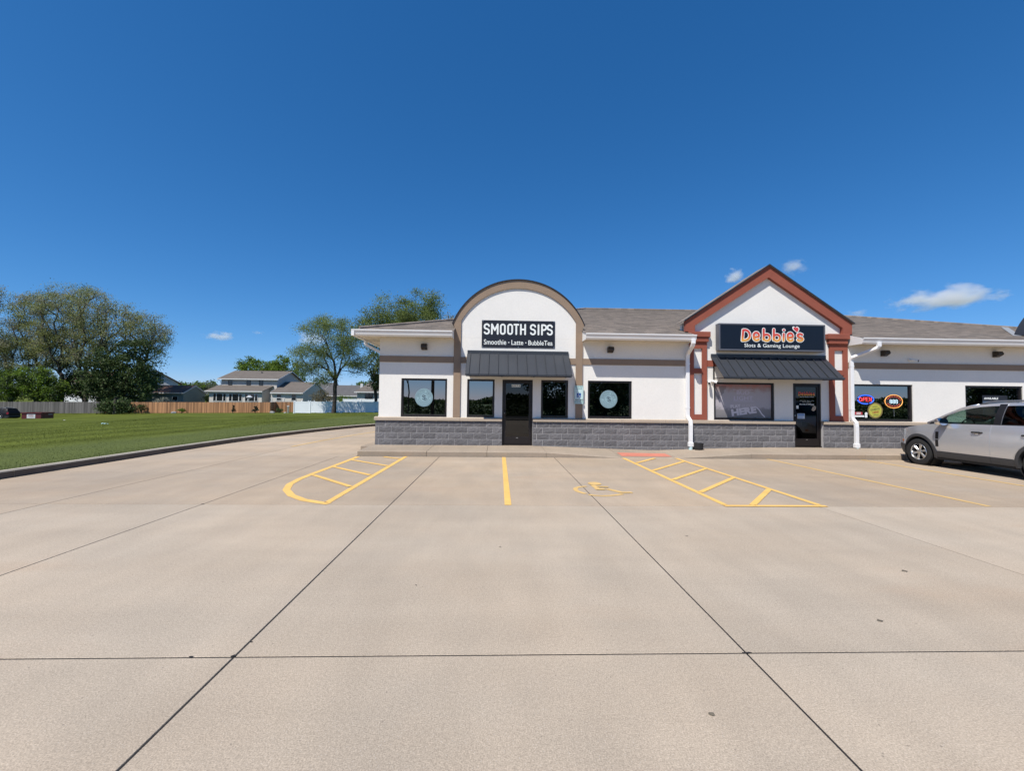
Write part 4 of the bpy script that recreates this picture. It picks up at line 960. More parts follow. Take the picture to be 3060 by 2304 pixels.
b = MB(); disc(b, 12.43, 1.33, .05, .05, yy - .0005, 16); b.box(12.38, 12.47, yy - .0012, yy - .0002, 1.20, 1.29); b.build('white_badge', m_letter, t)
b = MB(); 
for i in range(3): b.ribbon([(12.09, 1.365 - .027 * i), (12.24, 1.365 - .027 * i)], .007, yy - .002, .0004, cap=0)
b.build('print', m_letter, t)
t = thing('available_sign', 'dark AVAILABLE sign with white letters in the far right window', 'sign', (16.95, Y0, 1.3))
MB().box(16.51, 17.4, yy - .001, yy, 1.35, 2.0).build('panel', M('available_panel', (.012, .014, .02), .5), t)
b = MB(); text(b, 'AVAILABLE', 16.565, 17.07, 1.862, 1.93, yy - .002, .04); b.build('lettering', m_letter, t)
b = MB(); b.box(16.52, 17.39, yy - .003, yy - .0015, 1.72, 1.80); b.build('stripe', M('available_stripe', (.06, .10, .16), .5), t)

# wall lamps and cameras, black bucket
def lamp(x, z, label):
    t = thing('wall_lamp', label, 'wall lamp', (x, Y0, z - .1), 'bronze wall lamps under the eaves')
    MB().prism_x([(Y0 - .003, z - .095), (Y0 - .003, z + .095), (Y0 - .16, z + .095), (Y0 - .20, z + .03), (Y0 - .20, z - .02), (Y0 - .06, z - .095)][::1], x - .092, x + .092).build('housing', m_bronze, t, bevel=.008)
    MB().add([(x - .075, Y0 - .19, z - .032), (x + .075, Y0 - .19, z - .032), (x + .075, Y0 - .075, z - .094), (x - .075, Y0 - .075, z - .094)], [(0, 1, 2, 3)]).build('lens', m_lens, t)
lamp(-2.398, 3.345, 'bronze wall lamp above the window left of the arched bay')
lamp(3.69, 3.34, 'bronze wall lamp above the window between the two bays')
lamp(12.975, 3.365, 'bronze wall lamp above the window with the neon signs')
lamp(16.9, 3.39, 'bronze wall lamp above the window with the AVAILABLE sign')
def seccam(x, y, z, dx, label, off=0.):
    t = thing('security_camera', label, 'security camera', (x, y, z))
    b = MB(); b.lathe([(0, .001), (0, .045), (.05, .04), (.05, .001)], (x, y - .055, z), 'y', 14); b.build('mount', m_white, t, smooth=False)
    b = MB(); d = Vector((dx, -.8, -.3)).normalized(); p = Vector((x, y - .07, z)); b.tube([p, p + d * .06, p + d * .19], [.03, .042, .042], 12); b.build('body', m_white, t, smooth=False)
    b = MB(); b.tube([p + d * .1905, p + d * .2], .036, 12); b.build('lens', m_black, t)
seccam(7.10, Y0 - .004, 2.36, .35, 'white security camera at the lower left corner of the wider awning')
seccam(7.0, Y0 - .004, 2.33, -.5, 'second white security camera turned left beside the wider awning')
seccam(13.88, Y0 - .004, 3.17, .5, 'white security camera on the brown band right of the gabled bay')
t = thing('black_bucket', 'low black ash bucket standing beside the left downspout', 'bucket', (6.53, 13.9, .13))
b = MB(); b.lathe([(0, .001), (0, .125), (.02, .14), (.17, .148), (.19, .15), (.2, .14), (.2, .12), (.05, .11), (.05, .001)], (6.53, 13.84, .125), 'z', 20); b.build('pot', m_black, t, smooth=False)
b = MB(); b.lathe([(0, .152), (.012, .155), (.024, .152)], (6.53, 13.84, .30), 'z', 20); b.build('rim', m_black, t)

# ------------------------------------------------------------------ trees and shrubs
def leaf_mat(name, col, trans=.45, tint=.5, var=.18, vscale=.6):
    m = M(name, col, .65, var, vscale, tint=tint, spec=.25); n = m.node_tree.nodes; L = m.node_tree.links; p = n['Principled BSDF']
    t = n.new('ShaderNodeBsdfTranslucent'); mx = n.new('ShaderNodeMixShader'); mx.inputs[0].default_value = trans
    L.new(p.inputs['Base Color'].links[0].from_socket, t.inputs[0])
    L.new(p.outputs[0], mx.inputs[1]); L.new(t.outputs[0], mx.inputs[2]); L.new(mx.outputs[0], n['Material Output'].inputs[0]); return m
m_bark = M('bark', (.055, .045, .036), .95, .25, 3, .02, 14)
m_bark2 = M('pale_bark', (.10, .085, .068), .95, .25, 3, .02, 14)
m_elm = leaf_mat('elm_leaf', (.25, .275, .105)); m_elm2 = leaf_mat('elm_bud', (.29, .285, .19)); m_dkg = leaf_mat('dark_leaf', (.06, .092, .027), .2)
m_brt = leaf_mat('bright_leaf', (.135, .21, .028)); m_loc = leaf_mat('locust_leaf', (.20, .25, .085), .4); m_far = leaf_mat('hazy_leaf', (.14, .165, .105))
m_rear = leaf_mat('rear_leaf', (.165, .21, .055), .45); m_bushb = leaf_mat('brown_bush_leaf', (.17, .145, .08)); m_spr = leaf_mat('spruce_leaf', (.028, .05, .03), .1)

def tree(name, label, cat, base, env, nt_, fork, leaves, size, mats, group=None, tr=.22, sig=.55, limbs=None, seed=1, bark=None, shell=.35, bare=0., droop=0.):
    r = np.random.default_rng(seed); bx, by, bz = base
    t = thing(name, label, cat, base, group)
    pos = []; par = []; pl = []
    def addn(p, q):
        pos.append(np.array(p, float)); par.append(q); pl.append(0 if q < 0 else pl[q] + np.linalg.norm(pos[q] - pos[-1])); return len(pos) - 1
    last = addn((bx, by, bz - .1), -1)
    fx = fork if len(fork) == 3 else (bx + fork[0], by, fork[1])
    for i in range(1, 5):
        a = i / 4; last = addn((bx + (fx[0] - bx) * a + r.normal(0, .05), by + (fx[1] - by) * a, bz + (fx[2] - bz) * a), last)
    for lm in limbs or []:
        q = last
        for p in lm: q = addn(p, q)
    vol = np.array([e[3] * e[4] * e[5] for e in env]) ** .8; vol /= vol.sum()
    T = []
    for e, k in zip(env, (vol * nt_).astype(int) + 2):
        d = r.normal(size=(k, 3)); d /= np.linalg.norm(d, axis=1)[:, None]; rad = (shell + (1 - shell) * r.random(k)) ** .6
        d *= rad[:, None]; T.append(np.array(e[:3]) + d * np.array(e[3:6]))
    T = np.concatenate(T); T = T[T[:, 2] > bz + .3]
    T = T[np.argsort(np.linalg.norm(T - np.array(fx), axis=1))]
    tips = []
    for q in T:
        A = np.array(pos); D = np.linalg.norm(A - q, axis=1)
        low = np.maximum(0, A[:, 2] - q[2]) * .8
        cost = D + .55 * np.array(pl) + low; cost[:4] += 50
        j = int(np.argmin(cost)); a = pos[j]; dv = q - a; ln = np.linalg.norm(dv); k = max(2, min(5, int(ln / .9) + 1)); cur = j
        side = r.normal(0, .055 * ln, 3); side[2] = abs(side[2]) * .6
        for i in range(1, k + 1):
            s_ = i / k; p = a + dv * s_ + side * math.sin(PI * s_); p[2] -= droop * s_ * s_ * ln * .2
            cur = addn(p, cur)
        tips.append(cur)
    cnt = np.zeros(len(pos))
    for q in tips: cnt[q] += 1
    for i in range(len(pos) - 1, 0, -1): cnt[par[i]] += cnt[i]
    cm = max(cnt[0], 1); rad = tr * np.maximum(cnt, .6) ** .5 / cm ** .5
    rad[0] *= 1.35
    b = MB()
    for i in range(1, len(pos)):
        a, c2 = Vector(pos[par[i]]), Vector(pos[i]); ra = min(rad[par[i]], rad[i] * 1.6); rb = rad[i]
        b.tube([a, c2], [max(ra, .012), max(rb, .010)], 7 if rb > .1 else 5 if rb > .04 else 3, caps=False)
    b.build('trunk', bark or m_bark, t, smooth=True, org=base)
    # leaves gathered on the twigs
    P = []; src = np.array([pos[q] for q in tips]); par1 = np.array([pos[par[q]] for q in tips])
    cl = r.random(len(tips)); w_ = np.where(cl < bare, .12, .4 + r.random(len(tips))); w_ /= w_.sum()
    pick = r.choice(len(tips), leaves, p=w_); s_ = r.random(leaves)[:, None] ** 1.4
    ctr = src[pick] * (1 - s_ * .6) + par1[pick] * s_ * .6 + r.normal(0, sig, (leaves, 3)) * np.array([1, 1, .62])
    nrm = r.normal(size=(leaves, 3)); nrm[:, 2] += .5; nrm /= np.linalg.norm(nrm, axis=1)[:, None]
    u = np.cross(nrm, r.normal(size=(leaves, 3))); u /= np.linalg.norm(u, axis=1)[:, None]; v = np.cross(nrm, u)
    sz = size * (.6 + .8 * r.random(leaves))[:, None]
    V = np.stack([ctr - u * sz, ctr - v * sz * .45, ctr + u * sz, ctr + v * sz * .45], 1)
    tipt = cl[pick] * .6 + .4 * r.random(leaves)
    mi = (cl[pick] * 7 % 1 < .35).astype(int) if len(mats) > 1 else np.zeros(leaves, int)
    me = tri_mesh('crown', V - np.array(base), 4, mats, tipt, mi)
    o = bpy.data.objects.new('crown', me); link(o, base, t); return t
gz = ground_z
LG = 'tall loose trees behind the weathered fence'
big = [
 ('tall thin leaved tree at the far left behind the grey fence', -83.0, 76.5, [(-83.6, 76.5, 14.2, 4.6, 4.5, 7.0), (-82, 76, 8.5, 4.5, 4, 4), (-85, 75, 7, 4, 3, 4)], 4.5, 17000),
 ('rounded olive green tree second from left behind the grey fence', -80.4, 78.5, [(-80.6, 78.5, 14.6, 4.6, 4, 6.0), (-78.6, 78.5, 9.5, 3.4, 4, 4.2)], 6, 15000),
 ('highest tree of the left clump with feathery crown', -74.9, 77, [(-75.6, 77, 15.6, 4, 4.4, 6.2), (-76.6, 77, 10, 3.2, 3.5, 4)], 5, 8000),
 ('narrow sparse tree with grey bare tips beside the highest one', -73.2, 79, [(-72.8, 79, 16.6, 2.8, 3.5, 5.6), (-72.5, 79, 10, 2.6, 3, 3.5)], 6, 5200),
 ('forked tree with open branches in front of the sky gap', -70.3, 76, [(-69.4, 76, 15, 3.0, 3.4, 5.6), (-71.2, 76, 9.5, 2.4, 3, 3)], 3.2, 5600),
 ('curving tree leaning right out of the left clump', -68.8, 76.5, [(-66.3, 76.5, 13.6, 3.2, 3.6, 4.6), (-67.4, 76.5, 9, 1.8, 2.5, 2.5)], 4, 4800),
 ('grey leafed tree arching over the dark conifers', -66.2, 78, [(-62.2, 78, 13.0, 3.4, 3.8, 3.9), (-60.6, 78, 11, 2.6, 3, 3)], 5, 6500)]
for i, (lab, x, y, env, fk, lv) in enumerate(big):
    tree('tall_tree', lab, 'tree', (x, y, gz(x, y)), env, 190, ((env[0][0] - x) * .35, fk), int(lv * 2.1), .105, [m_elm, m_elm2], LG, .30, .55, seed=20 + i, bare=.15, droop=.5)
for i, (lab, x, y, env, lv) in enumerate([
 ('dark green bushy tree left of the white gable house', -64.6, 73.6, [(-64.6, 73.6, 5.2, 3.6, 3, 4.6), (-66.2, 73.4, 3.2, 2.3, 2, 2.6)], 11000),
 ('dark understory tree hiding the white house behind the gap', -69.6, 78, [(-69.4, 78, 3.6, 1.3, 1.6, 2.6), (-74.5, 79, 3.6, 2.6, 1.6, 3)], 6500),
 ('low dark evergreen boughs hanging over the start of the cedar fence', -59.2, 69.0, [(-59.4, 69.45, -.1, 2.7, .3, 1.0)], 3200),
 ('broad dark tree spreading in front of the white gable house', -60.6, 74.2, [(-60.4, 74.2, 6.6, 3.7, 3, 5.4), (-59.4, 74, 4.2, 3, 2.6, 3.6), (-62, 73.8, 2.6, 3, 2, 2.6)], 14000)]):
    tree('dark_tree', lab, 'tree', (x, y, gz(x, y)), env, 150, (0, 1.2), lv, .17, [m_dkg], 'dark dense trees behind the wooden fence', .26, .5, seed=40 + i, shell=.2)
for i, (lab, x, y, env, lv) in enumerate([
 ('low leafy tree at the left frame edge over the grey fence', -84.2, 73.2, [(-84, 73.2, 3.2, 3.2, 2, 3)], 7000),
 ('low yellow green tree over the grey fence above the red dumpster', -79.4, 73.4, [(-79.2, 73.4, 3.2, 3, 2, 2.9)], 6500),
 ('low green tree right of the dumpster hanging over the grey fence', -75.4, 73, [(-75.2, 73, 3.5, 2.7, 1.8, 3)], 6500),
 ('smallest low tree beside the gap in the trees', -72.0, 73.2, [(-72.3, 73.2, 2.3, 1.7, 1.5, 2.1)], 3600)]):
    tree('low_tree', lab, 'tree', (x, y, gz(x, y)), env, 90, (0, .6), lv, .15, [m_brt, m_dkg], 'low trees along the grey fence', .15, .42, seed=60 + i, shell=.2)
# honey locust by the white fence
bx, by = -23.35, 62.5; bz = gz(bx, by)
tree('shade_tree', 'solitary shade tree with forked trunk in front of the white fence', 'tree', (bx, by, bz),
     [(-24.3, by, 10.6, 4.6, 3.8, 3.3), (-27.0, by, 7.6, 2.9, 3, 2.3), (-20.8, by, 8.6, 2.6, 3, 2.6), (-25.3, by, 5.6, 3, 2.6, 1.9), (-20.2, by, 6.2, 1.6, 2, 1.5)], 210, (-23.2, by, 4.3), 42000, .08, [m_loc, m_rear], None, .27, .52,
     limbs=[[(-24.2, by - .2, 5.6), (-25.6, by - .3, 6.5), (-27.4, by, 6.4)], [(-22.5, by + .2, 5.9), (-21.4, by + .2, 7.4), (-19.6, by, 8.6)], [(-23.4, by, 6.5), (-24.2, by, 8.5), (-25.2, by, 10.4)], [(-22.7, by, 5.6), (-22.1, by - .2, 8.0), (-22.4, by, 10)]], seed=81, bare=.15, droop=.7)
for i, (lab, x, y, env, lv) in enumerate([
 ('round bright green maple left above the two storey house', -58.5, 105, [(-58.8, 105, 7.8, 3.7, 3, 3.5)], 5200),
 ('bright green maple in the middle above the two storey house', -54.5, 106, [(-54.6, 106, 7.8, 3, 3, 3.3)], 4200),
 ('large bright green maple right above the two storey house', -50.6, 105, [(-51.4, 105, 8, 3.6, 3, 3.8), (-48.4, 105, 5.6, 2.3, 2.5, 3.4)], 6500)]):
    tree('maple_tree', lab, 'tree', (x, y, gz(x, y)), env, 90, (0, 2.5), lv, .22, [m_brt], 'maples behind the two storey house', .3, .5, seed=90 + i, shell=.3)
tree('rear_tree', 'tall rounded tree rising behind the shop roof', 'tree', (-11.6, 55, gz(-11.6, 55)), [(-13.4, 55, 11.7, 3.5, 3.2, 3.3), (-9.8, 55, 12.2, 3.1, 3.2, 3.5), (-16.2, 55, 10.4, 2.1, 2.4, 2.4), (-11.5, 55, 9.5, 4, 3, 2.4)], 300, (.2, 5), 70000, .085, [m_rear, m_loc], None, .30, .48, seed=101, droop=.6, shell=.15)
tree('rear_tree', 'half hidden tree at the shop corner under the eaves', 'tree', (-19.6, 70, gz(-19.6, 70)), [(-19.2, 70, 7.2, 2.4, 2.4, 2.6), (-18.2, 70, 4.4, 2, 2, 1.8)], 90, (0, 3), 5200, .15, [m_dkg, m_loc], None, .25, .42, seed=102)
tree('rear_tree', 'pale bare topped tree just left of the arch', 'tree', (-9.9, 90, gz(-9.9, 90)), [(-9.9, 90, 16, 3.2, 3, 4.2)], 90, (0, 8), 1500, .15, [m_elm2], None, .3, .5, seed=103, bare=.5)
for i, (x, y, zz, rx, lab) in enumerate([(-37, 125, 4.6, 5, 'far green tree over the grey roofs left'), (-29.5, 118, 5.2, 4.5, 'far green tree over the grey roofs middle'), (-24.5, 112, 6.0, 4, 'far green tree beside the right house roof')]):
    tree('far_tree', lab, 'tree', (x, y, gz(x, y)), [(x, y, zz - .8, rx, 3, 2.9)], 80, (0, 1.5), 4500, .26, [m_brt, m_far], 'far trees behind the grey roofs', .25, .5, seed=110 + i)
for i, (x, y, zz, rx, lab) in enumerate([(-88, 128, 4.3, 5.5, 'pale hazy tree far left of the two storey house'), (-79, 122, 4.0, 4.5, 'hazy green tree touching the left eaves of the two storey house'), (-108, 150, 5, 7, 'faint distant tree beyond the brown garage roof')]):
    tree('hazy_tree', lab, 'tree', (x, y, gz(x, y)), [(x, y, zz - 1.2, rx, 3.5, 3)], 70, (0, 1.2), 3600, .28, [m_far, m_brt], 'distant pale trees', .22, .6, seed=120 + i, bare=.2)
def shrub(lab, x, y, rx, zz, lv, size, mats, seed, nm='shrub', zb=None):
    z = gz(x, y) if zb is None else zb
    env = [(x, y, z + zz * .55, rx, rx, zz * .5)] if nm == 'shrub' else [(x, y, z + zz * .25, rx, rx, zz * .25), (x, y, z + zz * .5, rx * .75, rx * .75, zz * .25), (x, y, z + zz * .8, rx * .4, rx * .4, zz * .22)]
    tree(nm, lab, 'shrub', (x, y, z), env, 26, (0, z + .15 * zz), lv, size, mats, None, .05, rx * (.2 if nm == 'shrub' else .1), seed=seed, shell=.15)
shrub('brownish garden shrub behind the white fence', -30.6, 76, 1.9, 3.6, 2600, .11, [m_bushb], 131)
shrub('green shrub above the white fence right of the shade tree', -27.4, 79, 1.6, 3.0, 2000, .12, [m_brt], 132)
shrub('leaning dark conifer sapling before the wooden fence', -41.1, 68.7, .40, 1.25, 1500, .06, [m_spr], 133, 'conifer_sapling')
shrub('bushy dark conifer sapling before the wooden fence end', -37.75, 68.7, .52, 1.25, 2000, .06, [m_spr], 134, 'conifer_sapling')
shrub('scrubby sapling at the shaded start of the wooden fence', -55.4, 69.3, .55, 1.5, 700, .08, [m_dkg], 135)
shrub('low weedy clump beside grey stones at the wooden fence', -49.3, 69.2, .55, .7, 600, .07, [m_brt], 136)
shrub('low plant at the wooden fence corner', -34.9, 70.6, .55, .7, 500, .07, [m_dkg], 137)
shrub('garden bush left of the sunroom', -54.0, 84, 1.4, 4.2, 2400, .13, [m_dkg, m_brt], 138)
# trees across the street, behind the camera, mirrored in the shop windows
proto = tree('street_tree', 'low crowned leafy tree at the hedge directly across the street', 'tree', (12, -19.5, .06), [(12, -19.5, 3.6, 3.0, 2.2, 3.0)], 110, (0, .9), 6500, .17, [m_dkg], 'trees across the street', .28, .45, seed=141)
for (x, y, lab) in ((19, -40, 'leafy tree set back farther from the street behind the first one'), (-22, -55, 'leafy tree standing alone beyond the long hedge, west of the utility pole'), (34, -30, 'leafy tree close to the hedge at the east end of the street'), (6.3, -19.8, 'leafy tree at the hedge between the first street tree and the utility pole'), (54.5, -19.6, 'leafy tree at the far east end of the hedge'), (59.5, -20.4, 'last leafy tree past the east end of the hedge')):
    copy_tree(proto, (x, y, .06))['label'] = lab
tree('young_street_tree', 'thin bare young tree at the street edge behind the camera', 'tree', (-7.6, -8.6, .05), [(-7.6, -8.6, 5.5, 1.5, 1.2, 2.6)], 34, (0, 2.2), 60, .06, [m_loc], None, .06, .2, seed=150)
t = thing('utility_pole', 'dark wooden utility pole at the street edge behind the camera', 'utility pole', (-5.6, -9, -.02))
b = MB(); b.tube([(-5.6, -9, -.1), (-5.55, -9, 9.5)], [.15, .11], 10); b.build('pole', m_bark, t, smooth=True)
b = MB(); b.box(-6.7, -4.4, -9.06, -8.94, 8.7, 8.85); b.build('cross_arm', m_bark, t)
V = []; r_ = random.Random(6)
for k in range(60000):
    x = r_.uniform(-90, 90); c_ = Vector((x, -19.2 + r_.gauss(0, .5), r_.uniform(.0, 1.35 + .3 * math.sin(x * .5) + .2 * math.sin(x * 1.7))))
    d = Vector((r_.gauss(0, 1), r_.gauss(0, 1), r_.gauss(0, 1))).normalized() * .085; e = d.cross(Vector((r_.gauss(0, 1), r_.gauss(0, 1), r_.gauss(0, 1)))).normalized() * .1
    V.append([tuple(c_ - d), tuple(c_ - e), tuple(c_ + d), tuple(c_ + e)])
o = bpy.data.objects.new('hedge', tri_mesh('hedge', np.array(V), 4, [m_dkg], nrng.random(len(V)))); C.objects.link(o); tag(o, 'long dark clipped hedge along the far side of the street', 'hedge', kind='stuff')
b = MB(); r_ = random.Random(5); rows = []
V = []
for k in range(16000):
    x = r_.uniform(-260, 260); hgt = 2.2 + 1.6 * math.sin(x * .06) + 1.2 * math.sin(x * .17 + 1); z = r_.uniform(0, 1) ** .8 * max(1.2, hgt); y = -130 + r_.uniform(-5, 5)
    d = Vector((r_.gauss(0, 1), r_.gauss(0, 1), r_.gauss(0, 1))).normalized() * .9; e = d.cross(Vector((r_.gauss(0, 1), r_.gauss(0, 1), r_.gauss(0, 1)))).normalized() * .5
    c_ = Vector((x, y, z)); V.append([tuple(c_ - d), tuple(c_ - e), tuple(c_ + d), tuple(c_ + e)])
o = bpy.data.objects.new('far_woods', tri_mesh('far_woods', np.array(V), 4, [m_dkg], nrng.random(len(V)))); C.objects.link(o); tag(o, 'low dark woods on the horizon across the street', kind='stuff')

# ------------------------------------------------------------------ fences
m_greyw = M('weathered_board', (.13, .12, .112), .95, .28, 1.4, .004, 30, tint=.35, stretch=(1, 1, .15))
m_cedar = M('cedar_board', (.35, .178, .085), .9, .26, 1.6, .004, 30, tint=.42, stretch=(1, 1, .15))
m_vinyl = M('white_vinyl', (.78, .82, .85), .5, .03, 1)
def board_fence(name, label, pts, tops, mat, panel=2.44, bw=.14):
    f = thing(name, label, 'fence', (pts[0][0], pts[0][1], gz(*pts[0])))
    for (a, ta), (c2, tb) in zip(zip(pts, tops), zip(pts[1:], tops[1:])):
        A, B = Vector(a), Vector(c2); L_ = (B - A).length; d = (B - A) / L_; nn = Vector((d.y, -d.x)); n = max(1, round(L_ / panel))
        if nn.y > 0 and abs(d.y) < .8: nn = -nn
        for i in range(n):
            b = MB(); k = max(1, round(L_ / n / bw)); s0 = L_ * i / n; sp = L_ / n / k
            for j in range(k):
                s1 = s0 + sp * j + .004; s2 = s1 + sp - .008; p, q = A + d * s1, A + d * s2; m_ = (p + q) / 2
                z0 = gz(m_.x, m_.y) + .02; z1 = ta + (tb - ta) * (s1 / L_) + rnd.uniform(-.015, .015); o2 = nn * rnd.uniform(.02, .03); th = nn * .0
                qs = [p, q, q - nn * .02, p - nn * .02]
                vs = [(*(w_ + o2), z0) for w_ in qs] + [(*(w_ + o2), z1) for w_ in qs]
                b.add(vs, [(0, 1, 5, 4), (1, 2, 6, 5), (2, 3, 7, 6), (3, 0, 4, 7), (4, 5, 6, 7)], 0, rnd.random())
            for zz in (.3, 1.5):
                p, q = A + d * s0, A + d * (s0 + L_ / n); z0 = gz(p.x, p.y) + zz
                b.add([(*(w_ - nn * k2), z0 + h_) for h_ in (0, .09) for w_, k2 in ((p, .0), (q, .0), (q, .04), (p, .04))], [(0, 3, 2, 1), (4, 5, 6, 7), (0, 1, 5, 4), (1, 2, 6, 5), (2, 3, 7, 6), (3, 0, 4, 7)], 0, .4)
            b.build('fence_panel', mat, f)
            p = A + d * s0 - nn * .06; z0 = gz(p.x, p.y)
            MB().box(p.x - .045, p.x + .045, p.y - .045, p.y + .045, z0 - .1, ta + (tb - ta) * s0 / L_ - .05).build('post', mat, f)
    return f
board_fence('board_fence', 'weathered grey wooden board fence behind the dumpster', [(-95, 70), (-61.75, 70)], [.30, .64], m_greyw)
board_fence('board_fence', 'warm brown cedar board fence in front of the houses', [(-61.7, 70), (-36.05, 70), (-36.75, 73), (-33.6, 73.4)], [.60, .88, .92, .92], m_cedar)
def vinyl_fence(label, a, c2, ta, tb):
    A, B = Vector(a), Vector(c2); L_ = (B - A).length; d = (B - A) / L_; nn = Vector((d.y, -d.x)); n = round(L_ / 2.44)
    if nn.y > 0: nn = -nn
    f = thing('vinyl_fence', label, 'fence', (a[0], a[1], gz(*a)))
    for i in range(n + 1):
        p = A + d * L_ * i / n; z0 = gz(p.x, p.y); t_ = ta + (tb - ta) * i / n
        MB().box(p.x - .065, p.x + .065, p.y - .065, p.y + .065, z0 - .05, t_ + .03).build('post', m_vinyl, f)
        b = MB(); b.add([(p.x - .08, p.y - .08, t_ + .031), (p.x + .08, p.y - .08, t_ + .031), (p.x + .08, p.y + .08, t_ + .031), (p.x - .08, p.y + .08, t_ + .031), (p.x, p.y, t_ + .1)], [(0, 1, 4), (1, 2, 4), (2, 3, 4), (3, 0, 4), (3, 2, 1, 0)]); b.build('post_cap', m_vinyl, f)
        if i == n: break
        p, q = p + d * .07, A + d * L_ * (i + 1) / n - d * .07; zq = (gz(p.x, p.y) + gz(q.x, q.y)) / 2
        b = MB()
        for (za, zb_, th) in ((zq + .05, zq + .2, .022), (t_ - .14, t_, .022)):
            b.add([(*(w_ + nn * k2), z_) for z_ in (za, zb_) for w_, k2 in ((p, th), (q, th), (q, -th), (p, -th))], [(0, 3, 2, 1), (4, 5, 6, 7), (0, 1, 5, 4), (1, 2, 6, 5), (2, 3, 7, 6), (3, 0, 4, 7)])
        k = 15; sp = (q - p).length / k
        for j in range(k):
            w0, w1 = p + d * (sp * j + .004), p + d * (sp * (j + 1) - .004)
            b.add([(*(w_ + nn * k2), z_) for z_ in (zq + .2, t_ - .14) for w_, k2 in ((w0, .011), (w1, .011), (w1, -.011), (w0, -.011))], [(0, 1, 5, 4), (1, 2, 6, 5), (2, 3, 7, 6), (3, 0, 4, 7)])
        b.build('fence_panel', m_vinyl, f)
vinyl_fence('white vinyl privacy fence dappled by the shade tree', (-30.55, 66), (-9.2, 66.3), 1.08, 1.24)
vinyl_fence('short raised run of white vinyl fence farther back', (-26.6, 75.5), (-20.6, 75.5), 1.52, 1.55)
vinyl_fence('white vinyl fence side run going back from the corner post', (-30.55, 66.25), (-30.9, 74), 1.06, 1.15)

# ------------------------------------------------------------------ houses
m_sid = M('grey_beige_siding', (.56, .525, .475), .85, .05, .8); m_sidw = M('white_siding', (.72, .73, .75), .8, .04, .8); m_sidg = M('sage_siding', (.25, .28, .25), .85, .05, .8)
m_roofh = M('house_shingles', (.125, .106, .09), .95, .14, 1.2, fine=.12, fscale=5); m_roofb = M('red_brown_shingles', (.15, .085, .062), .95, .14, 1.2, fine=.12, fscale=5); m_roofg = M('grey_shingles', (.095, .092, .092), .95, .14, 1.2, fine=.12, fscale=5)
m_trim = M('house_trim', (.62, .62, .61), .6); m_hglass = glass('house_glass', (.6, .7, .75), .06, .12); m_hframe = M('house_dark_frame', (.03, .032, .035), .5)
def siding_box(h, x0, x1, y0, y1, z0, z1, mat, lap=.2):
    b = MB(); n = int((z1 - z0) / lap)
    for i in range(n + 1):
        za, zb_ = z0 + lap * i, min(z0 + lap * (i + 1), z1)
        if zb_ - za < .01: break
        e = .014
        b.add([(x0 - e, y0 - e, za), (x1 + e, y0 - e, za), (x1 + e, y1, za), (x0 - e, y1, za), (x0, y0, zb_), (x1, y0, zb_), (x1, y1, zb_), (x0, y1, zb_)], [(0, 1, 5, 4), (1, 2, 6, 5), (2, 3, 7, 6), (3, 0, 4, 7), (0, 3, 2, 1)])
    return b.build('wall', mat, h)
def gable_x(h, x0, x1, y0, y1, ze, zr, ov, wallmat, roofmat, ovx=.3):       # ridge along x
    ym = (y0 + y1) / 2; s_ = (zr - ze) / (ym - y0 + ov)
    zz = ze + s_ * ov
    for xx in (x0, x1): MB().prism_x([(y0, zz), (ym, zr), (y1, zz), (y1, zz - .02), (y0, zz - .02)] if False else [(y0, ze - .05), (y1, ze - .05), (y1, zz), (ym, zr - .03), (y0, zz)], xx - .08 if xx == x1 else xx, xx if xx == x1 else xx + .08).build('gable_end', wallmat, h)
    b = MB(); th = .12
    for sgn, ya in ((1, y0 - ov), (-1, y1 + ov)):
        q = [(x0 - ovx, ya, ze), (x1 + ovx, ya, ze), (x1 + ovx, ym, zr), (x0 - ovx, ym, zr)]
        b.add(q + [(x, y, z + th) for x, y, z in q], [(0, 3, 2, 1), (4, 5, 6, 7), (0, 1, 5, 4), (1, 2, 6, 5), (3, 0, 4, 7)])
    b.build('roof', roofmat, h)
    b = MB(); b.box(x0 - ovx, x1 + ovx, y0 - ov - .05, y0 - ov - .005, ze - .06, ze + .13)
    for xx in (x0 - ovx - .03, x1 + ovx + .003):
        for ya in (y0 - ov, y1 + ov):
            b.add([(xx + dx, y, z + dz) for dx in (0, .027) for (y, z, dz) in ((ya, ze, -.08), (ym, zr, -.08), (ym, zr, .125), (ya, ze, .125))], [(0, 1, 2, 3), (7, 6, 5, 4), (0, 4, 5, 1), (3, 2, 6, 7)])
    b.build('fascia', m_trim, h)
def hwin(h, x0, x1, z0, z1, y, mul=(), frame=None, rails=()):
    f = .07; b = MB()
    b.box(x0 - f, x1 + f, y - .05, y - .016, z1, z1 + f).box(x0 - f, x1 + f, y - .05, y - .016, z0 - f, z0).box(x0 - f, x0, y - .049, y - .016, z0, z1).box(x1, x1 + f, y - .049, y - .016, z0, z1)
    for m_ in mul: b.box(m_ - .06, m_ + .06, y - .048, y - .016, z0, z1)
    for m_ in rails: b.box(x0, x1, y - .046, y - .018, m_ - .03, m_ + .03)
    o = b.build('window', frame or m_trim, h)
    e = [x0] + [q for m_ in mul for q in (m_ - .06, m_ + .06)] + [x1]
    for a, c2 in zip(e[::2], e[1::2]): MB().box(a, c2, y - .03, y - .022, z0, z1).build('pane', m_hpane, o)
m_hpane = M('dark_house_pane', (.010, .013, .016), .06, spec=.8)
h1 = thing('two_storey_house', 'beige two storey house with long sunroom windows behind the cedar fence', 'house', (-44, 84, -1.1))
siding_box(h1, -52.2, -42.85, 80, 82.45, -1.3, 2.63, m_sid); siding_box(h1, -51.7, -41.5, 82.5, 92.5, -1.3, 5.0, m_sid); siding_box(h1, -41.45, -35.7, 80.5, 91, -1.3, 2.5, m_sid)
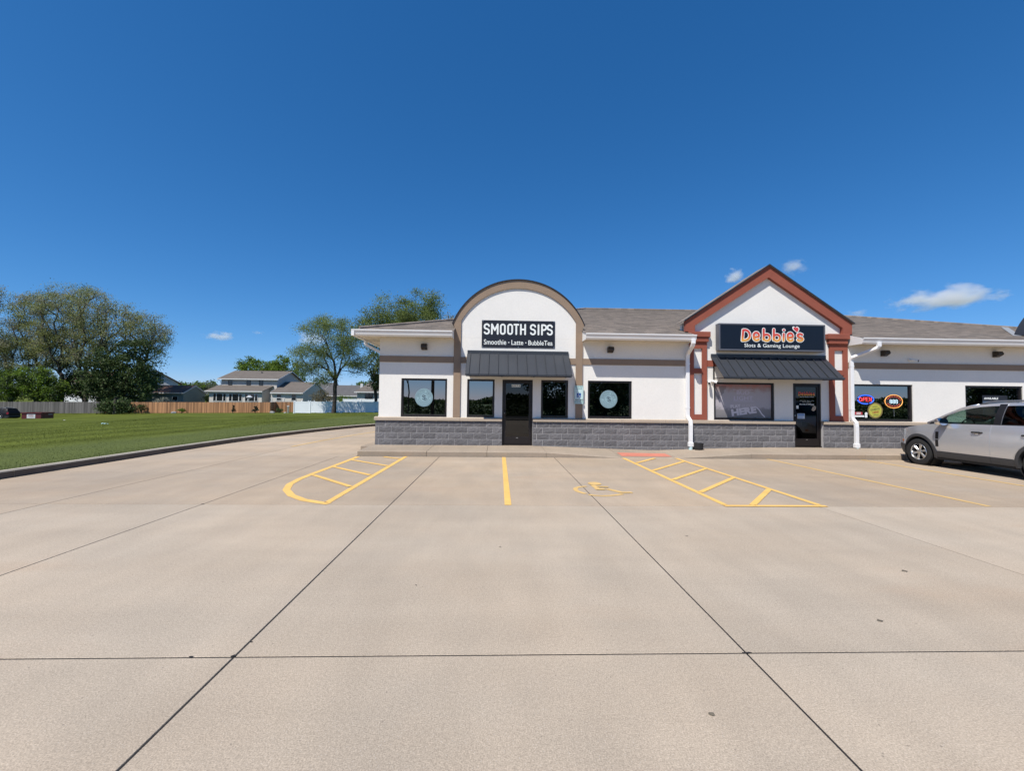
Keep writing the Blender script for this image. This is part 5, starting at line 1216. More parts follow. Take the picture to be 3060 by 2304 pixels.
b = MB(); q = [(-52.75, 79.55, 2.62), (-42.55, 79.55, 2.62), (-42.05, 82.52, 3.72), (-52.3, 82.52, 3.72)]
b.add(q + [(x, y, z + .12) for x, y, z in q], [(0, 3, 2, 1), (4, 5, 6, 7), (0, 1, 5, 4), (1, 2, 6, 5), (2, 3, 7, 6), (3, 0, 4, 7)]); b.build('roof', m_roofh, h1)
MB().box(-52.77, -42.54, 79.49, 79.545, 2.56, 2.745).build('fascia', m_trim, h1)
b = MB(); b.prism_x([(80, 2.632), (82.45, 2.632), (82.45, 3.55), (80, 2.68)], -42.95, -42.85); b.build('gable_end', m_sid, h1)
gable_x(h1, -51.7, -41.5, 82.5, 92.5, 4.95, 6.78, .45, m_sid, m_roofh, .5); gable_x(h1, -41.3, -35.7, 80.5, 91, 2.42, 4.6, .4, m_sid, m_roofh, .15)
for a, c2 in ((-51.45, -49.25), (-48.65, -46.42), (-45.8, -43.6)): hwin(h1, a, c2, .92, 2.22, 79.985, mul=(a + (c2 - a) * .24, a + (c2 - a) * .77))
for a, c2 in ((-50.35, -49.76), (-46.98, -46.38), (-44.68, -44.09)): hwin(h1, a, c2, 3.93, 4.74, 82.485, rails=(4.33,), frame=m_hframe)
for a, c2 in ((-40.42, -39.62), (-37.74, -36.94)): hwin(h1, a, c2, 1.15, 2.2, 80.485, rails=(1.68,))
MB().box(-42.3, -41.7, 82.4, 82.47, .6, 2.5).build('door', m_trim, h1)
b = MB(); b.tube([(-52.3, 82.2, 4.95), (-51.75, 82.4, 4.6), (-51.75, 82.42, 3.85)], .06, 4); b.build('downspout', m_white, h1)
b = MB(); b.lathe([(0, .14), (.35, .14), (.36, .2), (.42, .001)], (-46.2, 86, 6.25), 'z', 8); b.build('roof_vent', m_roofg, h1)
h2 = thing('gable_house', 'white gable house partly hidden by the broad dark tree', 'house', (-71, 93, -1.2))
fa, fd = Vector((.80, .60)), Vector((-.60, .80)); fo = Vector((-68.6, 95))
def hp(a, d, z): p = fo - fa * a + fd * d; return (p.x, p.y, z)
b = MB(); Wd, Dp = 7.6, 9
b.add([hp(0, 0, -1.4), hp(Wd, 0, -1.4), hp(Wd, 0, 4.55), hp(Wd / 2, 0, 6.95), hp(0, 0, 4.55)], [(0, 1, 2, 3, 4)]); b.add([hp(0, 0, -1.4), hp(0, Dp, -1.4), hp(0, Dp, 4.55), hp(0, 0, 4.55)], [(0, 1, 2, 3)]); b.add([hp(Wd, 0, -1.4), hp(Wd, Dp, -1.4), hp(Wd, Dp, 4.55), hp(Wd, 0, 4.55)], [(0, 1, 2, 3)]); b.add([hp(0, Dp, -1.4), hp(Wd, Dp, -1.4), hp(Wd, Dp, 4.55), hp(Wd / 2, Dp, 6.95), hp(0, Dp, 4.55)], [(0, 1, 2, 3, 4)])
b.build('wall', m_sidw, h2)
b = MB()
for e_ in (-.7, Wd + .7):
    q = [(Wd / 2, -.4, 7.0), (e_, -.4, 4.2), (e_, Dp + .4, 4.2), (Wd / 2, Dp + .4, 7.0)]; b.add([hp(*p) for p in q] + [hp(a, d, z + .16) for a, d, z in q], [(0, 1, 2, 3), (4, 7, 6, 5), (0, 4, 5, 1), (1, 5, 6, 2), (2, 6, 7, 3)])
b.build('roof', m_roofb, h2)
h3 = thing('garage', 'low sage garage with red brown roof left of the two storey house', 'garage', (-60, 80, -1.2))
siding_box(h3, -65, -56.9, 80.2, 86, -1.4, 2.25, m_sidg); gable_x(h3, -65, -56.9, 80.2, 86, 2.18, 3.6, .3, m_sidg, m_roofb, .12); hwin(h3, -58.8, -57.9, .9, 1.6, 80.185)
h4 = thing('gable_house', 'white house glimpsed through the gap in the left trees', 'house', (-88, 95, -1.3))
siding_box(h4, -93, -84.6, 95, 103, -1.5, 4.2, m_sidw); gable_x(h4, -93, -84.6, 95, 103, 4.1, 6.8, .4, m_sidw, m_roofb, .3); hwin(h4, -88.5, -87.3, 1.0, 2.4, 94.985)
h5 = thing('ranch_house', 'grey beige ranch house at the shop corner with dark double window', 'house', (-19, 80, -.7))
siding_box(h5, -25.7, -12, 80, 88, -.9, 2.9, m_sid); hwin(h5, -24.2, -22.9, 1.62, 2.6, 79.985, mul=(-23.55,), frame=m_hframe)
b = MB(); b.add([(-26.1, 79.5, 2.86), (-11.6, 79.5, 2.86), (-15.6, 84, 4.75), (-24.6, 84, 4.75), (-26.1, 88.5, 2.86), (-11.6, 88.5, 2.86), (-26.1, 79.5, 2.74), (-11.6, 79.5, 2.74), (-26.1, 88.5, 2.74)], [(0, 1, 2, 3), (4, 3, 2, 5), (0, 3, 4), (1, 5, 2), (6, 7, 1, 0), (8, 6, 0, 4)]); b.build('roof', m_roofh, h5)
MB().box(-26.12, -11.6, 79.44, 79.49, 2.7, 2.88).build('fascia', m_trim, h5)
h6 = thing('far_house', 'far house with plain grey roof and white chimney behind the shade tree', 'house', (-34, 95, -.8))
siding_box(h6, -38.2, -30.3, 95, 105, -1, 2.3, m_sidw); gable_x(h6, -38.2, -30.3, 95, 105, 2.1, 4.5, .4, m_sidw, m_roofg, .3); MB().box(-30.9, -30.35, 98.2, 98.9, 3, 5.0).build('chimney', m_trim, h6)
h7 = thing('far_house', 'far dark roofed house above the garage wing of the two storey house', 'house', (-39, 100, -.9))
siding_box(h7, -44.8, -38.6, 100.2, 108, -1, 3.4, m_sid); gable_x(h7, -44.8, -38.6, 100.2, 108, 3.2, 5.2, .4, m_sid, m_roofg, .3)

# yard things by the fences
t = thing('swing_frame', 'white garden swing frame behind the cedar fence', 'garden swing', (-38.2, 76.5, gz(-38.2, 76.5))); z = gz(-38.2, 76.5)
for xx in (-39.3, -37.2):
    b = MB(); b.tube([(xx - .15, 75.9, z), (xx + .05, 76.5, 1.55)], .05, 4); b.tube([(xx - .15, 77.1, z), (xx + .05, 76.5, 1.55)], .05, 4); b.build('leg_frame', m_trim, t)
b = MB(); b.tube([(-39.45, 76.5, 1.58), (-37.0, 76.5, 1.58)], .06, 4); b.build('top_beam', m_trim, t)
b = MB(); b.box(-38.8, -37.6, 76.3, 76.75, .1, .16).box(-38.8, -37.6, 76.72, 76.78, .16, .7); b.build('seat', m_trim, t)
t = thing('bird_house', 'small white birdhouse on a pole before the sunroom windows', 'birdhouse', (-41.7, 74, gz(-41.7, 74))); z = gz(-41.7, 74)
b = MB(); b.tube([(-41.7, 74, z), (-41.7, 74, 1.35)], .04, 5); b.build('pole', m_trim, t)
b = MB(); b.box(-41.9, -41.5, 73.8, 74.2, 1.35, 1.62); b.build('body', m_sidg, t); b = MB(); b.prism_y([(-42.1, 1.6), (-41.3, 1.6), (-41.7, 1.95)], 73.7, 74.3); b.build('roof', m_white, t)
t = thing('utility_post', 'short grey cable post beside the white fence corner', 'post', (-32.36, 68, gz(-32.36, 68))); z = gz(-32.36, 68)
MB().box(-32.46, -32.26, 67.9, 68.1, z, z + 1.0).build('body', M('post_green_grey', (.22, .24, .21), .7), t); MB().box(-32.5, -32.22, 67.86, 68.14, z + 1.002, z + 1.14).build('cap', m_trim, t)
def rock(lab, x, y, s, colr):
    b = MB(); bm = bmesh.new(); bmesh.ops.create_icosphere(bm, subdivisions=2, radius=1); r = random.Random(int(x * 10)); z = gz(x, y)
    for v in bm.verts: v.co *= r.uniform(.8, 1.12)
    bm.verts.index_update(); b.add([(x + v.co.x * s, y + v.co.y * s * .7, z + max(-.1, v.co.z * s * .55 + s * .2)) for v in bm.verts], [tuple(v.index for v in f.verts) for f in bm.faces]); bm.free()
    tag(b.build('rock', M('rock_grey', colr, .95, .2, 5)), lab, 'rock')
rock('pale grey stone at the corner of the cedar fence', -35.1, 68.6, .42, (.33, .32, .31)); rock('grey stone left of the weedy clump at the cedar fence', -50.4, 69.1, .4, (.25, .25, .25)); rock('small pale stone between the grey post and cedar fence', -33.3, 69, .22, (.4, .38, .36))
# dumpster
m_drd = M('dumpster_red', (.105, .014, .016), .55, .15, 3); m_paper = M('dumpster_sign_white', (.70, .70, .70), .5)
dx, dy = -53.9, 52.6; dz = gz(dx, dy) - .12
t = thing('dumpster', 'red steel dumpster with a white sign standing on the grass', 'dumpster', (dx, dy, dz))
ang = math.radians(103)
def dp(a, c2, z): return (dx + a * math.cos(ang) - c2 * math.sin(ang), dy + a * math.sin(ang) + c2 * math.cos(ang), dz + z)
def dbox(b, a0, a1, c0, c1, z0, z1): 
    b.add([dp(a0, c0, z0), dp(a1, c0, z0), dp(a1, c1, z0), dp(a0, c1, z0), dp(a0, c0, z1), dp(a1, c0, z1), dp(a1, c1, z1), dp(a0, c1, z1)], [(0, 3, 2, 1), (4, 5, 6, 7), (0, 1, 5, 4), (1, 2, 6, 5), (2, 3, 7, 6), (3, 0, 4, 7)]); return b
b = MB(); HD = .84
dbox(b, -.95, .95, -.9, -.85, 0, HD); dbox(b, -.95, .95, .85, .9, 0, HD); dbox(b, -.95, -.9, -.848, .848, 0, HD); dbox(b, .9, .95, -.848, .848, 0, HD); dbox(b, -.9, .9, -.848, .848, .02, .06)
b.build('bin', m_drd, t)
b = MB(); dbox(b, -1.0, 1.0, -.96, -.905, HD - .1, HD + .02); dbox(b, -1.0, 1.0, .905, .96, HD - .1, HD + .02); dbox(b, -1.0, -.955, -.9, .9, HD - .1, HD + .02); dbox(b, .955, 1.0, -.9, .9, HD - .1, HD + .02); b.build('rim', m_drd, t)
b = MB(); dbox(b, -.957, -.952, -.36, .42, .2, .7); b.build('sign', m_paper, t)
b = MB(); dbox(b, -.96, -.958, -.2, .28, .56, .61); dbox(b, -.96, -.958, -.2, .28, .43, .48); dbox(b, -.96, -.958, -.2, .2, .30, .34); b.build('sign_print', M('sign_print', (.30, .06, .06), .6), t)
b = MB(); dbox(b, .1, .75, -.907, -.902, .58, .66); b.build('label_strip', M('strip_grey', (.4, .38, .38), .6), t)

# ------------------------------------------------------------------ cars
m_silver = M('silver_paint', (.64, .65, .665), .28, .02, .5, metal=.68, coat=.6); m_blackp = M('black_paint', (.006, .006, .008), .55, spec=.25)
m_clad = M('grey_cladding', (.040, .041, .044), .55, .08, 4); m_tyre = M('tyre_rubber', (.016, .016, .016), .85, .1, 30); m_alloy = M('alloy', (.62, .62, .61), .28, metal=.9); m_chrome = M('chrome', (.8, .8, .8), .08, metal=1)
m_cglass = glass('car_glass', (.70, .92, .82), .025, .58); m_cdark = glass('privacy_glass', (.5, .6, .6), .03, .05); m_trimb = M('black_trim', (.010, .010, .011), .35); m_trimr = M('matte_black_glass', (.006, .006, .007), .6, spec=.2); m_cint = M('car_interior', (.05, .046, .042), .8); m_lamp = M('headlamp', (.5, .52, .54), .08, metal=.5); m_tail = M('tail_lamp', (.25, .01, .012), .15); m_amber = M('amber_marker', (.55, .16, .02), .3); m_under = M('underbody', (.008, .008, .008), .9)
def car(T, name, label, paint, rough_dark=False):
    t = thing(name, label, 'car', tuple(T(2.2, 0, 0)))
    L_ = 4.57
    I = lambda x, a, c2: float(np.interp(x, a, c2))
    def W(u, z):
        v = I(z, [.2, .35, .5, .72, .95, 1.08, 1.16, 1.25], [.86, .90, .918, .925, .912, .886, .855, .83])
        if u < 1.0: v -= .34 * ((1.0 - u) / 1.0) ** 2.5
        if u > 3.8: v -= .17 * ((u - 3.8) / .77) ** 2.2
        return v
    ZT = lambda u: I(u, [0, .05, .15, .32, .55, .85, 1.1, 1.4, 2.6, 4.1, 4.45, 4.57], [.74, .83, .90, .965, 1.03, 1.09, 1.13, 1.16, 1.19, 1.22, 1.2, 1.05])
    ZB = lambda u: I(u, [0, .12, .4, 4.1, 4.45, 4.57], [.44, .30, .26, .27, .36, .5])
    us = [0, .03, .08, .16, .28, .42, .58, .75, .95, 1.05, 1.2, 1.45, 1.8, 2.2, 2.6, 3.0, 3.4, 3.8, 4.1, 4.3, 4.45, 4.53, 4.57]
    b = MB(); rows = []
    for u in us:
        zb, zt = ZB(u), ZT(u); side = [(W(u, zb + (zt - zb) * s_), zb + (zt - zb) * s_) for s_ in (0, .1, .22, .36, .5, .64, .78, .9, .97, 1)]
        cr = I(u, [0, .1, .4, .9, 1.2, 1.4], [.0, .03, .06, .055, .03, .0]); top = [(side[-1][0] * f_, zt + cr * (1 - f_ * f_)) for f_ in (.93, .78, .5, .2)]
        half = [(W(u, zb) * .5, zb - .02)] + side + top
        rows.append([T(u, -w_, z) for w_, z in half] + [T(u, w_, z) for w_, z in reversed(half)])
    b.grid(rows, closed=True); nn = len(rows[0]); nf = nn
    for i in range(len(us) - 1):
        if 1.0 <= us[i] < 4.2:
            for j in list(range(10, 19)): b.m[i * nf + j] = 1
    b.add(rows[0], [tuple(range(nn - 1, -1, -1))]); b.add(rows[-1], [tuple(range(nn))])
    body = b.build('body', [paint, m_cint], t)
    # wheel arches cut out of the shell
    FW, RW, WZ, WR = .85, 3.56, .36, .36
    cb = MB()
    for u in (FW, RW):
        for s_ in (-1, 1):
            ring = [[T(u + .435 * math.cos(a), s_ * w_, WZ + .435 * math.sin(a)) for a in [2 * PI * i / 32 for i in range(32)]] for w_ in (.58, 1.2)]
            cb.grid(ring, closed=True); cb.add(ring[0], [tuple(range(32))]); cb.add(ring[1], [tuple(range(31, -1, -1))])
    cut = cb.build('cutter', m_under); bmx = bmesh.new(); bmx.from_mesh(cut.data); bmesh.ops.recalc_face_normals(bmx, faces=bmx.faces); bmx.to_mesh(cut.data); bmx.free()
    bmx = bmesh.new(); bmx.from_mesh(body.data); bmesh.ops.recalc_face_normals(bmx, faces=bmx.faces); bmx.to_mesh(body.data); bmx.free()
    mod = body.modifiers.new('arches', 'BOOLEAN'); mod.object = cut; mod.operation = 'DIFFERENCE'; mod.solver = 'EXACT'
    bpy.context.view_layer.update(); dg = bpy.context.evaluated_depsgraph_get(); nm = bpy.data.meshes.new_from_object(body.evaluated_get(dg))
    body.modifiers.clear(); body.data = nm; nm.polygons.foreach_set('use_smooth', [True] * len(nm.polygons)); nm.set_sharp_from_angle(angle=math.radians(32)); bpy.data.objects.remove(cut)
    def panel(nmn, u0, u1, zlo, zhi, s_, mat, off=.006, par=t, nu=8, nz=8, th=.02, sm=True):
        b = MB(); rows = []
        for i in range(nu + 1):
            u = u0 + (u1 - u0) * i / nu; a, c2 = zlo(u), zhi(u)
            rows.append([T(u, s_ * (W(u, a + (c2 - a) * j / nz) + off), a + (c2 - a) * j / nz) for j in range(nz + 1)])
        b.grid(rows)
        def inn(u, z): return T(u, s_ * (W(u, z) - th), z)
        us_ = [u0 + (u1 - u0) * i / nu for i in range(nu + 1)]
        edge = [(us_[i], zlo(us_[i])) for i in range(nu + 1)] + [(u1, zlo(u1) + (zhi(u1) - zlo(u1)) * j / nz) for j in range(1, nz + 1)] + [(us_[i], zhi(us_[i])) for i in range(nu - 1, -1, -1)] + [(u0, zlo(u0) + (zhi(u0) - zlo(u0)) * j / nz) for j in range(nz - 1, 0, -1)]
        o = [T(u, s_ * (W(u, z) + off), z) for u, z in edge]; i_ = [inn(u, z) for u, z in edge]
        b.grid([o, i_], closed=True)
        return b.build(nmn, mat, par, autos=math.radians(35))
    arch = lambda uc, R: (lambda u, base: max(base, WZ + math.sqrt(max(0, R * R - (u - uc) ** 2)) if abs(u - uc) < R else base))
    gl_z = lambda u: ZT(u) - .002
    AR = arch(RW, .51); AF = arch(FW, .49)
    def RZ(u): return I(u, [1.02, 1.3, 1.45, 1.81, 2.0, 2.16, 2.5, 3.0, 3.5, 3.95, 4.2, 4.4], [1.15, 1.29, 1.375, 1.56, 1.62, 1.655, 1.69, 1.708, 1.70, 1.665, 1.60, 1.25])
    def RW_(u): return I(u, [1.02, 1.45, 1.81, 2.16, 2.8, 3.6, 4.2, 4.4], [.80, .745, .685, .645, .63, .62, .60, .68])
    BZ = lambda u: ZT(u) + .004
    def G(u, s_, side, off=0.): 
        zb, wb = BZ(u), W(u, BZ(u)) - .012; zr, wr = RZ(u), RW_(u)
        bul = .025 * math.sin(PI * min(1, max(0, s_)))
        return T(u, side * (wb + (wr - wb) * s_ + bul + off), zb + (zr - zb) * s_)
    def gpatch(nmn, u0, u1, s0, s1, side, mat, off=0., nu=8, ns=5, par=t, slant=0.):
        b = MB(); b.grid([[G(u0 + (u1 - u0) * i / nu + slant * (s0 + (s1 - s0) * j / ns), s0 + (s1 - s0) * j / ns, side, off) for j in range(ns + 1)] for i in range(nu + 1)])
        return b.build(nmn, mat, par, smooth=True)
    for s_ in (-1, 1):
        for (a, c2, lo) in ((1.425, 2.585, lambda u: .445), (2.597, 3.60, lambda u: AR(u, .445))):
            d = panel('door', a, c2, lo, gl_z, s_, paint, .007, nu=14)
            uh = c2 - .26
            b = MB(); pts = [T(uh - .13, s_ * (W(uh, .995) + .012), .985), T(uh - .1, s_ * (W(uh, 1) + .04), .995), T(uh + .06, s_ * (W(uh, 1) + .04), 1.0), T(uh + .11, s_ * (W(uh, 1) + .012), 1.0)]; b.tube(pts, [.014, .018, .018, .014], 8); b.build('handle', m_trimb, d, smooth=True)
            b = MB(); b.add([T(uh + .075 * math.cos(q), s_ * (W(uh, .97 + .03 * math.sin(q)) + .0085), .975 + .034 * math.sin(q)) for q in [2 * PI * i / 14 for i in range(14)]], [tuple(range(14))]); b.build('handle_cup', m_chrome, d)
        panel('fender', .30, 1.413, lambda u: AF(u, .46), gl_z, s_, paint, .006, nu=26)
        panel('quarter_panel', 3.612, 4.42, lambda u: AR(u, .5), gl_z, s_, paint, .006, nu=20)
        for (a, c2) in ((1.31, 2.59), (2.594, 3.11)): panel('sill_cladding', a, c2, lambda u: .28, lambda u: .435, s_, m_clad, .016, nz=3)
        panel('rocker', 1.27, 3.13, lambda u: .215, lambda u: .278, s_, m_under, .012, nz=2)
        for z0, z1 in ((.555, .735), (.755, .945)): panel('side_vent', 1.325, 1.40, lambda u, z=z0: z, lambda u, z=z1: z, s_, m_trimb, .011, nu=2, nz=3)
        panel('marker_lamp', .20, .29, lambda u: .60, lambda u: .655, s_, m_amber, .012, nu=2, nz=2)
        panel('headlight', .06, .40, lambda u: .76 + .05 * (u / .4), lambda u: ZT(u) - .03, s_, m_lamp, .008, nu=6, nz=3)
        panel('tail_light', 4.33, 4.53, lambda u: .85, lambda u: 1.12, s_, m_tail, .008, nu=4, nz=4)
        for uc in (FW, RW):
            b = MB(); rows = []
            for i in range(25):
                a = math.radians(-14 + 208 * i / 24); rr = [(.42, -.06), (.42, .024), (.445, .03), (.492, .022), (.50, -.01)]
                rows.append([T(uc + r * math.cos(a), s_ * (W(min(max(uc + r * math.cos(a), .25), 4.3), WZ + r * math.sin(a)) + o), WZ + r * math.sin(a)) for r, o in rr])
            b.grid(rows); b.build('arch_flare', m_clad, t, autos=math.radians(50))
            b = MB(); ring = [[T(uc + r * math.cos(a), s_ * w_, WZ + r * math.sin(a)) for a in [2 * PI * i / 24 for i in range(24)]] for w_, r in ((.9, .43), (.6, .43), (.595, .02))]; b.grid(ring, closed=True); b.build('wheel_well', m_under, t)
            # wheel
            wc = .805; tp = [(-.115, .225), (-.118, .30), (-.105, .345), (-.07, .36), (.075, .36), (.112, .347), (.128, .305), (.122, .232)]
            ring = [[T(uc + r * math.cos(a), s_ * (wc + o), WZ + r * math.sin(a)) for a in [2 * PI * i / 40 for i in range(40)]] for o, r in tp]
            b = MB(); b.grid(ring, closed=True); wh = b.build('wheel', m_tyre, t, autos=math.radians(40)); wh.name = 'wheel'
            b = MB(); rp = [(.112, .228), (.122, .218), (.10, .205), (.05, .20), (-.05, .20)]
            b.grid([[T(uc + r * math.cos(a), s_ * (wc + o), WZ + r * math.sin(a)) for a in [2 * PI * i / 40 for i in range(40)]] for o, r in rp], closed=True)
            for k in range(6):
                a = 2 * PI * k / 6 + .3
                pr = []
                for (r, hw, o) in ((.03, .024, .085), (.10, .026, .095), (.17, .036, .10), (.208, .05, .10)):
                    pr.append([T(uc + r * math.cos(a) - hw * math.sin(a), s_ * (wc + o - .012), WZ + r * math.sin(a) + hw * math.cos(a)), T(uc + r * math.cos(a) - hw * .6 * math.sin(a), s_ * (wc + o + .006), WZ + r * math.sin(a) + hw * .6 * math.cos(a)), T(uc + r * math.cos(a) + hw * .6 * math.sin(a), s_ * (wc + o + .006), WZ + r * math.sin(a) - hw * .6 * math.cos(a)), T(uc + r * math.cos(a) + hw * math.sin(a), s_ * (wc + o - .012), WZ + r * math.sin(a) - hw * math.cos(a))])
                b.grid(pr)
            hub = [[T(uc + r * math.cos(a), s_ * (wc + o), WZ + r * math.sin(a)) for a in [2 * PI * i / 16 for i in range(16)]] for o, r in ((.07, .07), (.105, .065), (.11, .045), (.11, .001))]; b.grid(hub, closed=True)
            b.build('rim', m_alloy, wh, autos=math.radians(30))
            b = MB(); b.grid([[T(uc + r * math.cos(a), s_ * (wc + o), WZ + r * math.sin(a)) for a in [2 * PI * i / 24 for i in range(24)]] for o, r in ((.03, .198), (.02, .001))], closed=True); b.build('brake_disc', m_under, wh)
        # greenhouse side
        gpatch('sail_panel', 1.12, 1.52, .0, .93, s_, m_trimb, .0)
        gpatch('side_window', 1.53, 2.60, .03, .90, s_, m_trimr if rough_dark else m_cglass, .004)
        gpatch('b_pillar', 2.605, 2.76, 0, .985, s_, m_trimb, .008, nu=2)
        b = MB(); b.tube([G(2.765, j / 6, s_, .013) for j in range(7)], .006, 4); b.build('window_trim', m_alloy, t)
        gpatch('side_window', 2.77, 3.58, .03, .90, s_, m_trimr if rough_dark else m_cdark, .004); gpatch('c_pillar', 3.585, 3.70, 0, .985, s_, m_trimb, .008, nu=2); gpatch('side_window', 3.705, 4.08, .05, .88, s_, m_trimr if rough_dark else m_cdark, .004); gpatch('d_pillar', 4.085, 4.36, 0, 1.0, s_, paint, .006, nu=4)
        gpatch('cant_rail', 1.10, 4.12, .90, 1.02, s_, paint, .007, nu=22, ns=2)
        gpatch('belt_trim', 1.12, 4.1, -.02, .03, s_, m_trimb, .01, nu=12, ns=1)
        b = MB(); b.tube([T(u, s_ * (RW_(u) + .0), RZ(u) + .005) for u in (1.02, 1.2, 1.45, 1.65, 1.81, 2.0, 2.16)], .032, 8); b.build('a_pillar', paint, t, smooth=True)
        b = MB(); b.tube([T(u, s_ * .585, z) for u, z in ((2.12, 1.67), (2.28, 1.725), (2.5, 1.755), (3.0, 1.77), (3.5, 1.765), (3.85, 1.735), (4.0, 1.68))], [.016, .02, .021, .021, .021, .02, .014], 8)
        for u, z in ((2.9, 1.72), (3.6, 1.715)): b.tube([T(u, s_ * .585, z - .02), T(u, s_ * .585, z + .05)], .018, 6)
        b.build('roof_rail', M('rail_grey', (.25, .26, .28), .4, metal=.6), t, smooth=True)
        # mirror
        b = MB(); mc = (1.52, 1.01, 1.215); prof = []
        for i in range(9):
            q = i / 8; r_m = (.2, .62, .86, .97, 1.0, 1.0, .99, .97, .93)[i]; uu = mc[0] - .09 + .2 * q
            prof.append([T(uu, s_ * (mc[1] + .135 * r_m * math.cos(a) * (1 if abs(math.cos(a)) < .9 else .97)), mc[2] + .105 * r_m * math.sin(a)) for a in [2 * PI * k / 18 for k in range(18)]])
        b.grid(prof, closed=True); b.add(prof[0], [tuple(range(17, -1, -1))]); mo = b.build('mirror', m_chrome if not rough_dark else paint, t, smooth=True)
        b = MB(); b.add([T(mc[0] + .112, s_ * (mc[1] + .12 * math.cos(a)), mc[2] + .092 * math.sin(a)) for a in [2 * PI * k / 18 for k in range(18)]], [tuple(range(18))]); b.build('mirror_glass', M('mirror_glass', (.7, .75, .8), .03, metal=1), mo)
        b = MB(); b.tube([T(1.50, s_ * .86, 1.165), T(1.50, s_ * .95, 1.175)], .028, 8); b.build('mirror_arm', m_trimb, mo)
    # roof, glass front and rear
    b = MB(); rows = []
    for u in (2.10, 2.16, 2.3, 2.5, 2.8, 3.2, 3.6, 3.95, 4.15, 4.2): rows.append([T(u, RW_(u) * f_, RZ(u) + .012 + .045 * (1 - f_ * f_)) for f_ in (-1, -.9, -.7, -.4, 0, .4, .7, .9, 1)])
    b.grid(rows); b.grid([[tuple(Vector(p) - Vector((0, 0, .03))) for p in r] for r in rows]); b.build('roof', paint, t, smooth=True)
    b = MB(); rows = []
    for u in (1.02, 1.3, 1.6, 1.9, 2.13): rows.append([T(u - .16 * (1 - f_ * f_) * I(u, [1, 2.13], [1, .25]), RW_(u) * f_ * .985, RZ(u) + .02 * (1 - f_ * f_)) for f_ in (-1, -.8, -.4, 0, .4, .8, 1)])
    b.grid(rows); b.build('windshield', m_trimr if rough_dark else m_cglass, t, smooth=True)
    b = MB(); b.grid([[T(u + .04, RW_(u) * f_ * .97, RZ(u)) for f_ in (-1, -.5, 0, .5, 1)] for u in (4.2, 4.3, 4.42)]); b.build('rear_window', m_trimr if rough_dark else m_cdark, t, smooth=True)
    # bumpers, seats, dash, exhaust
    def wrap(nmn, front, zl, zh, mat, off):
        path = [.46, .34, .22, .12, .05, .0] if front else [4.12, 4.25, 4.38, 4.48, 4.54, 4.57]
        b = MB(); rows = []
        for s_, seq in ((-1, path), (1, path[::-1])):
            for u in seq: rows.append([T(u + (-off if front else off) * (1 if abs(u - (0 if front else 4.57)) < .02 else 0), s_ * (W(u, z) + off), z) for z in (zl(u), (zl(u) + zh(u)) / 2, zh(u))])
        b.grid(rows); b.grid([[Vector(r[0]).lerp(Vector(r[2]), 1) * 1 for r in rows], [tuple(Vector(r[2]) + (Vector(T(2.2, 0, .5)) - Vector(r[2])).normalized() * .04) for r in rows]]); b.build(nmn, mat, t, autos=math.radians(40))
    wrap('front_bumper', True, lambda u: ZB(u) - .02, lambda u: .53, m_clad, .014); wrap('rear_bumper', False, lambda u: ZB(u) - .02, lambda u: .62, m_clad, .014)
    b = MB(); b.grid([[T(-.012, f_, z) for f_ in (-.42, 0, .42)] for z in (.58, .70)]); b.build('grille', m_trimb, t)
    for s_ in (-1, 1):
        for u in (2.25, 3.15):
            b = MB(); c = [(u - .05, .34, 1.0), (u + .10, .34, 1.0)]
            for (w0, w1, z0, z1, du) in ((.12, .58, .95, 1.34, .08), (.24, .46, 1.37, 1.52, .13)):
                b.add([T(uu + (du if z == z1 else 0), s_ * w_, z) for z in (z0, z1) for uu, w_ in ((u, w0), (u, w1), (u + .13, w1), (u + .13, w0))], [(0, 3, 2, 1), (4, 5, 6, 7), (0, 1, 5, 4), (1, 2, 6, 5), (2, 3, 7, 6), (3, 0, 4, 7)])
            b.build('seat', m_cint, t, bevel=.03)
    b = MB(); b.tube([T(1.62 + .08 * math.sin(a) * .5, -.36 + .18 * math.cos(a), 1.13 + .17 * math.sin(a)) for a in [2 * PI * i / 20 for i in range(21)]], .015, 6); b.build('steering_wheel', m_trimb, t, smooth=True)
    b = MB(); b.grid([[T(u, w_, z) for w_ in (-.75, -.3, .3, .75)] for u, z in ((.95, 1.13), (1.2, 1.2), (1.45, 1.2), (1.5, 1.1))]); b.build('dashboard', m_cint, t, smooth=True)
    b = MB(); b.add([T(u, w_, z) for z in (.22, .30) for u, w_ in ((1.2, -.6), (3.2, -.6), (3.2, .6), (1.2, .6))], [(0, 3, 2, 1), (4, 5, 6, 7), (0, 1, 5, 4), (1, 2, 6, 5), (2, 3, 7, 6), (3, 0, 4, 7)]); b.build('underbody', m_under, t)
    return t
car(lambda u, w_, z: (12.56 + w_, 12.45 - u, z), 'silver_suv', 'silver crossover SUV parked nose in towards the right end of the shops', m_silver)
kz = gz(-61, 57.5) - .02
car(lambda u, w_, z: (-61.8 - 4.57 * .9 + u * .9, 57.5 - w_ * .9, kz + z * .9), 'black_car', 'black car half out of frame at the left field edge', m_blackp, True)

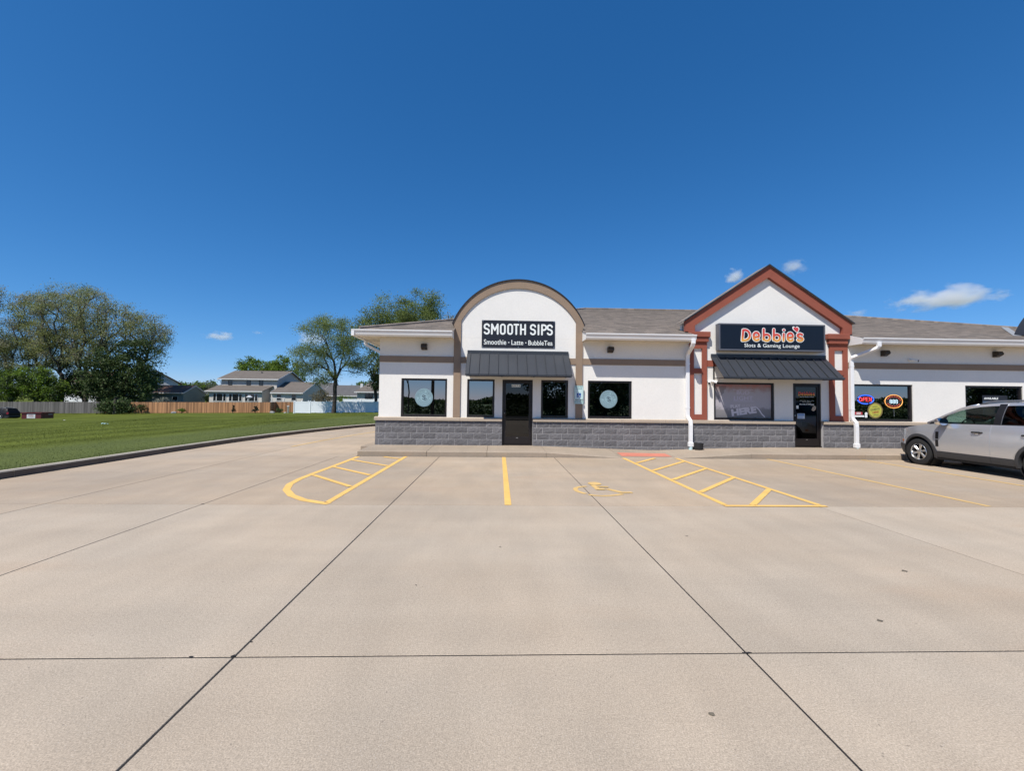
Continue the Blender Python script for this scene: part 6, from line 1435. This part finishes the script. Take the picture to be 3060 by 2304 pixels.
# ------------------------------------------------------------------ clouds (far off, real volumes)
def cloud(label, px_, py_, wpx, hpx, dens, seed, dist=1600.):
    d = (Fv + Rv * ((px_ - 1530) / 1290) - Uv * ((py_ - 1152) / 1290)); c = Vector((0, 0, CAM_H)) + d * dist; s_ = dist / 1290
    bm = bmesh.new(); bmesh.ops.create_icosphere(bm, subdivisions=3, radius=1); me = bpy.data.meshes.new('cloud'); bm.to_mesh(me); bm.free()
    o = bpy.data.objects.new('cloud', me); C.objects.link(o); o.location = c; o.scale = (wpx * s_ * .62, hpx * s_ * 1.1, hpx * s_ * .78)
    o.rotation_euler = (0, 0, math.atan2(-d.x, d.y))
    m = bpy.data.materials.new('cloud_vapour'); m.use_nodes = True; n = m.node_tree.nodes; L = m.node_tree.links; n.remove(n['Principled BSDF'])
    v = n.new('ShaderNodeVolumePrincipled'); v.inputs['Color'].default_value = (1, 1, 1, 1); v.inputs['Anisotropy'].default_value = .2
    tc = n.new('ShaderNodeTexCoord'); nz = n.new('ShaderNodeTexNoise'); nz.inputs['Scale'].default_value = 1.0; nz.inputs['Detail'].default_value = 7; nz.inputs['Roughness'].default_value = .6
    mp = n.new('ShaderNodeMapping'); mp.inputs['Location'].default_value = (seed, seed * .7, 0); mp.inputs['Scale'].default_value = (max(1.2, 1.3 * wpx / hpx / 2.2), 1.3, 1.4)
    L.new(tc.outputs['Object'], mp.inputs['Vector']); L.new(mp.outputs[0], nz.inputs['Vector'])
    ln = n.new('ShaderNodeVectorMath'); ln.operation = 'LENGTH'; L.new(tc.outputs['Object'], ln.inputs[0])
    a = n.new('ShaderNodeMath'); a.operation = 'MULTIPLY_ADD'; a.inputs[1].default_value = -1.0; L.new(ln.outputs['Value'], a.inputs[0])
    k = n.new('ShaderNodeMath'); k.operation = 'MULTIPLY_ADD'; k.inputs[1].default_value = 1.7; k.inputs[2].default_value = -.22; L.new(nz.outputs[0], k.inputs[0]); L.new(k.outputs[0], a.inputs[2])
    r = n.new('ShaderNodeMapRange'); r.inputs[1].default_value = 0; r.inputs[2].default_value = .4; r.inputs[3].default_value = 0; r.inputs[4].default_value = dens; L.new(a.outputs[0], r.inputs[0]); L.new(r.outputs[0], v.inputs['Density'])
    L.new(v.outputs[0], n['Material Output'].inputs['Volume']); me.materials.append(m)
    tag(o, label, 'cloud', 'small fair weather clouds')
cloud('long white cloud low in the sky at the right', 2825, 888, 290, 66, .035, 3.1)
cloud('small bright cloud left of the gable peak', 2195, 822, 62, 40, .035, 7.7)
cloud('small thin cloud right of the gable peak', 2375, 797, 92, 42, .022, 12.2)
cloud('small flat cloud above the two storey house', 660, 1004, 100, 27, .04, 5.4)
cloud('faint cloud beside the shade tree crown', 940, 1015, 110, 52, .014, 9.9)
cloud('faint wisp over the right shop roof', 2560, 938, 60, 26, .014, 15.3)
cloud('tiny faint wisp over the bright green maples', 772, 994, 40, 10, .02, 18.8)
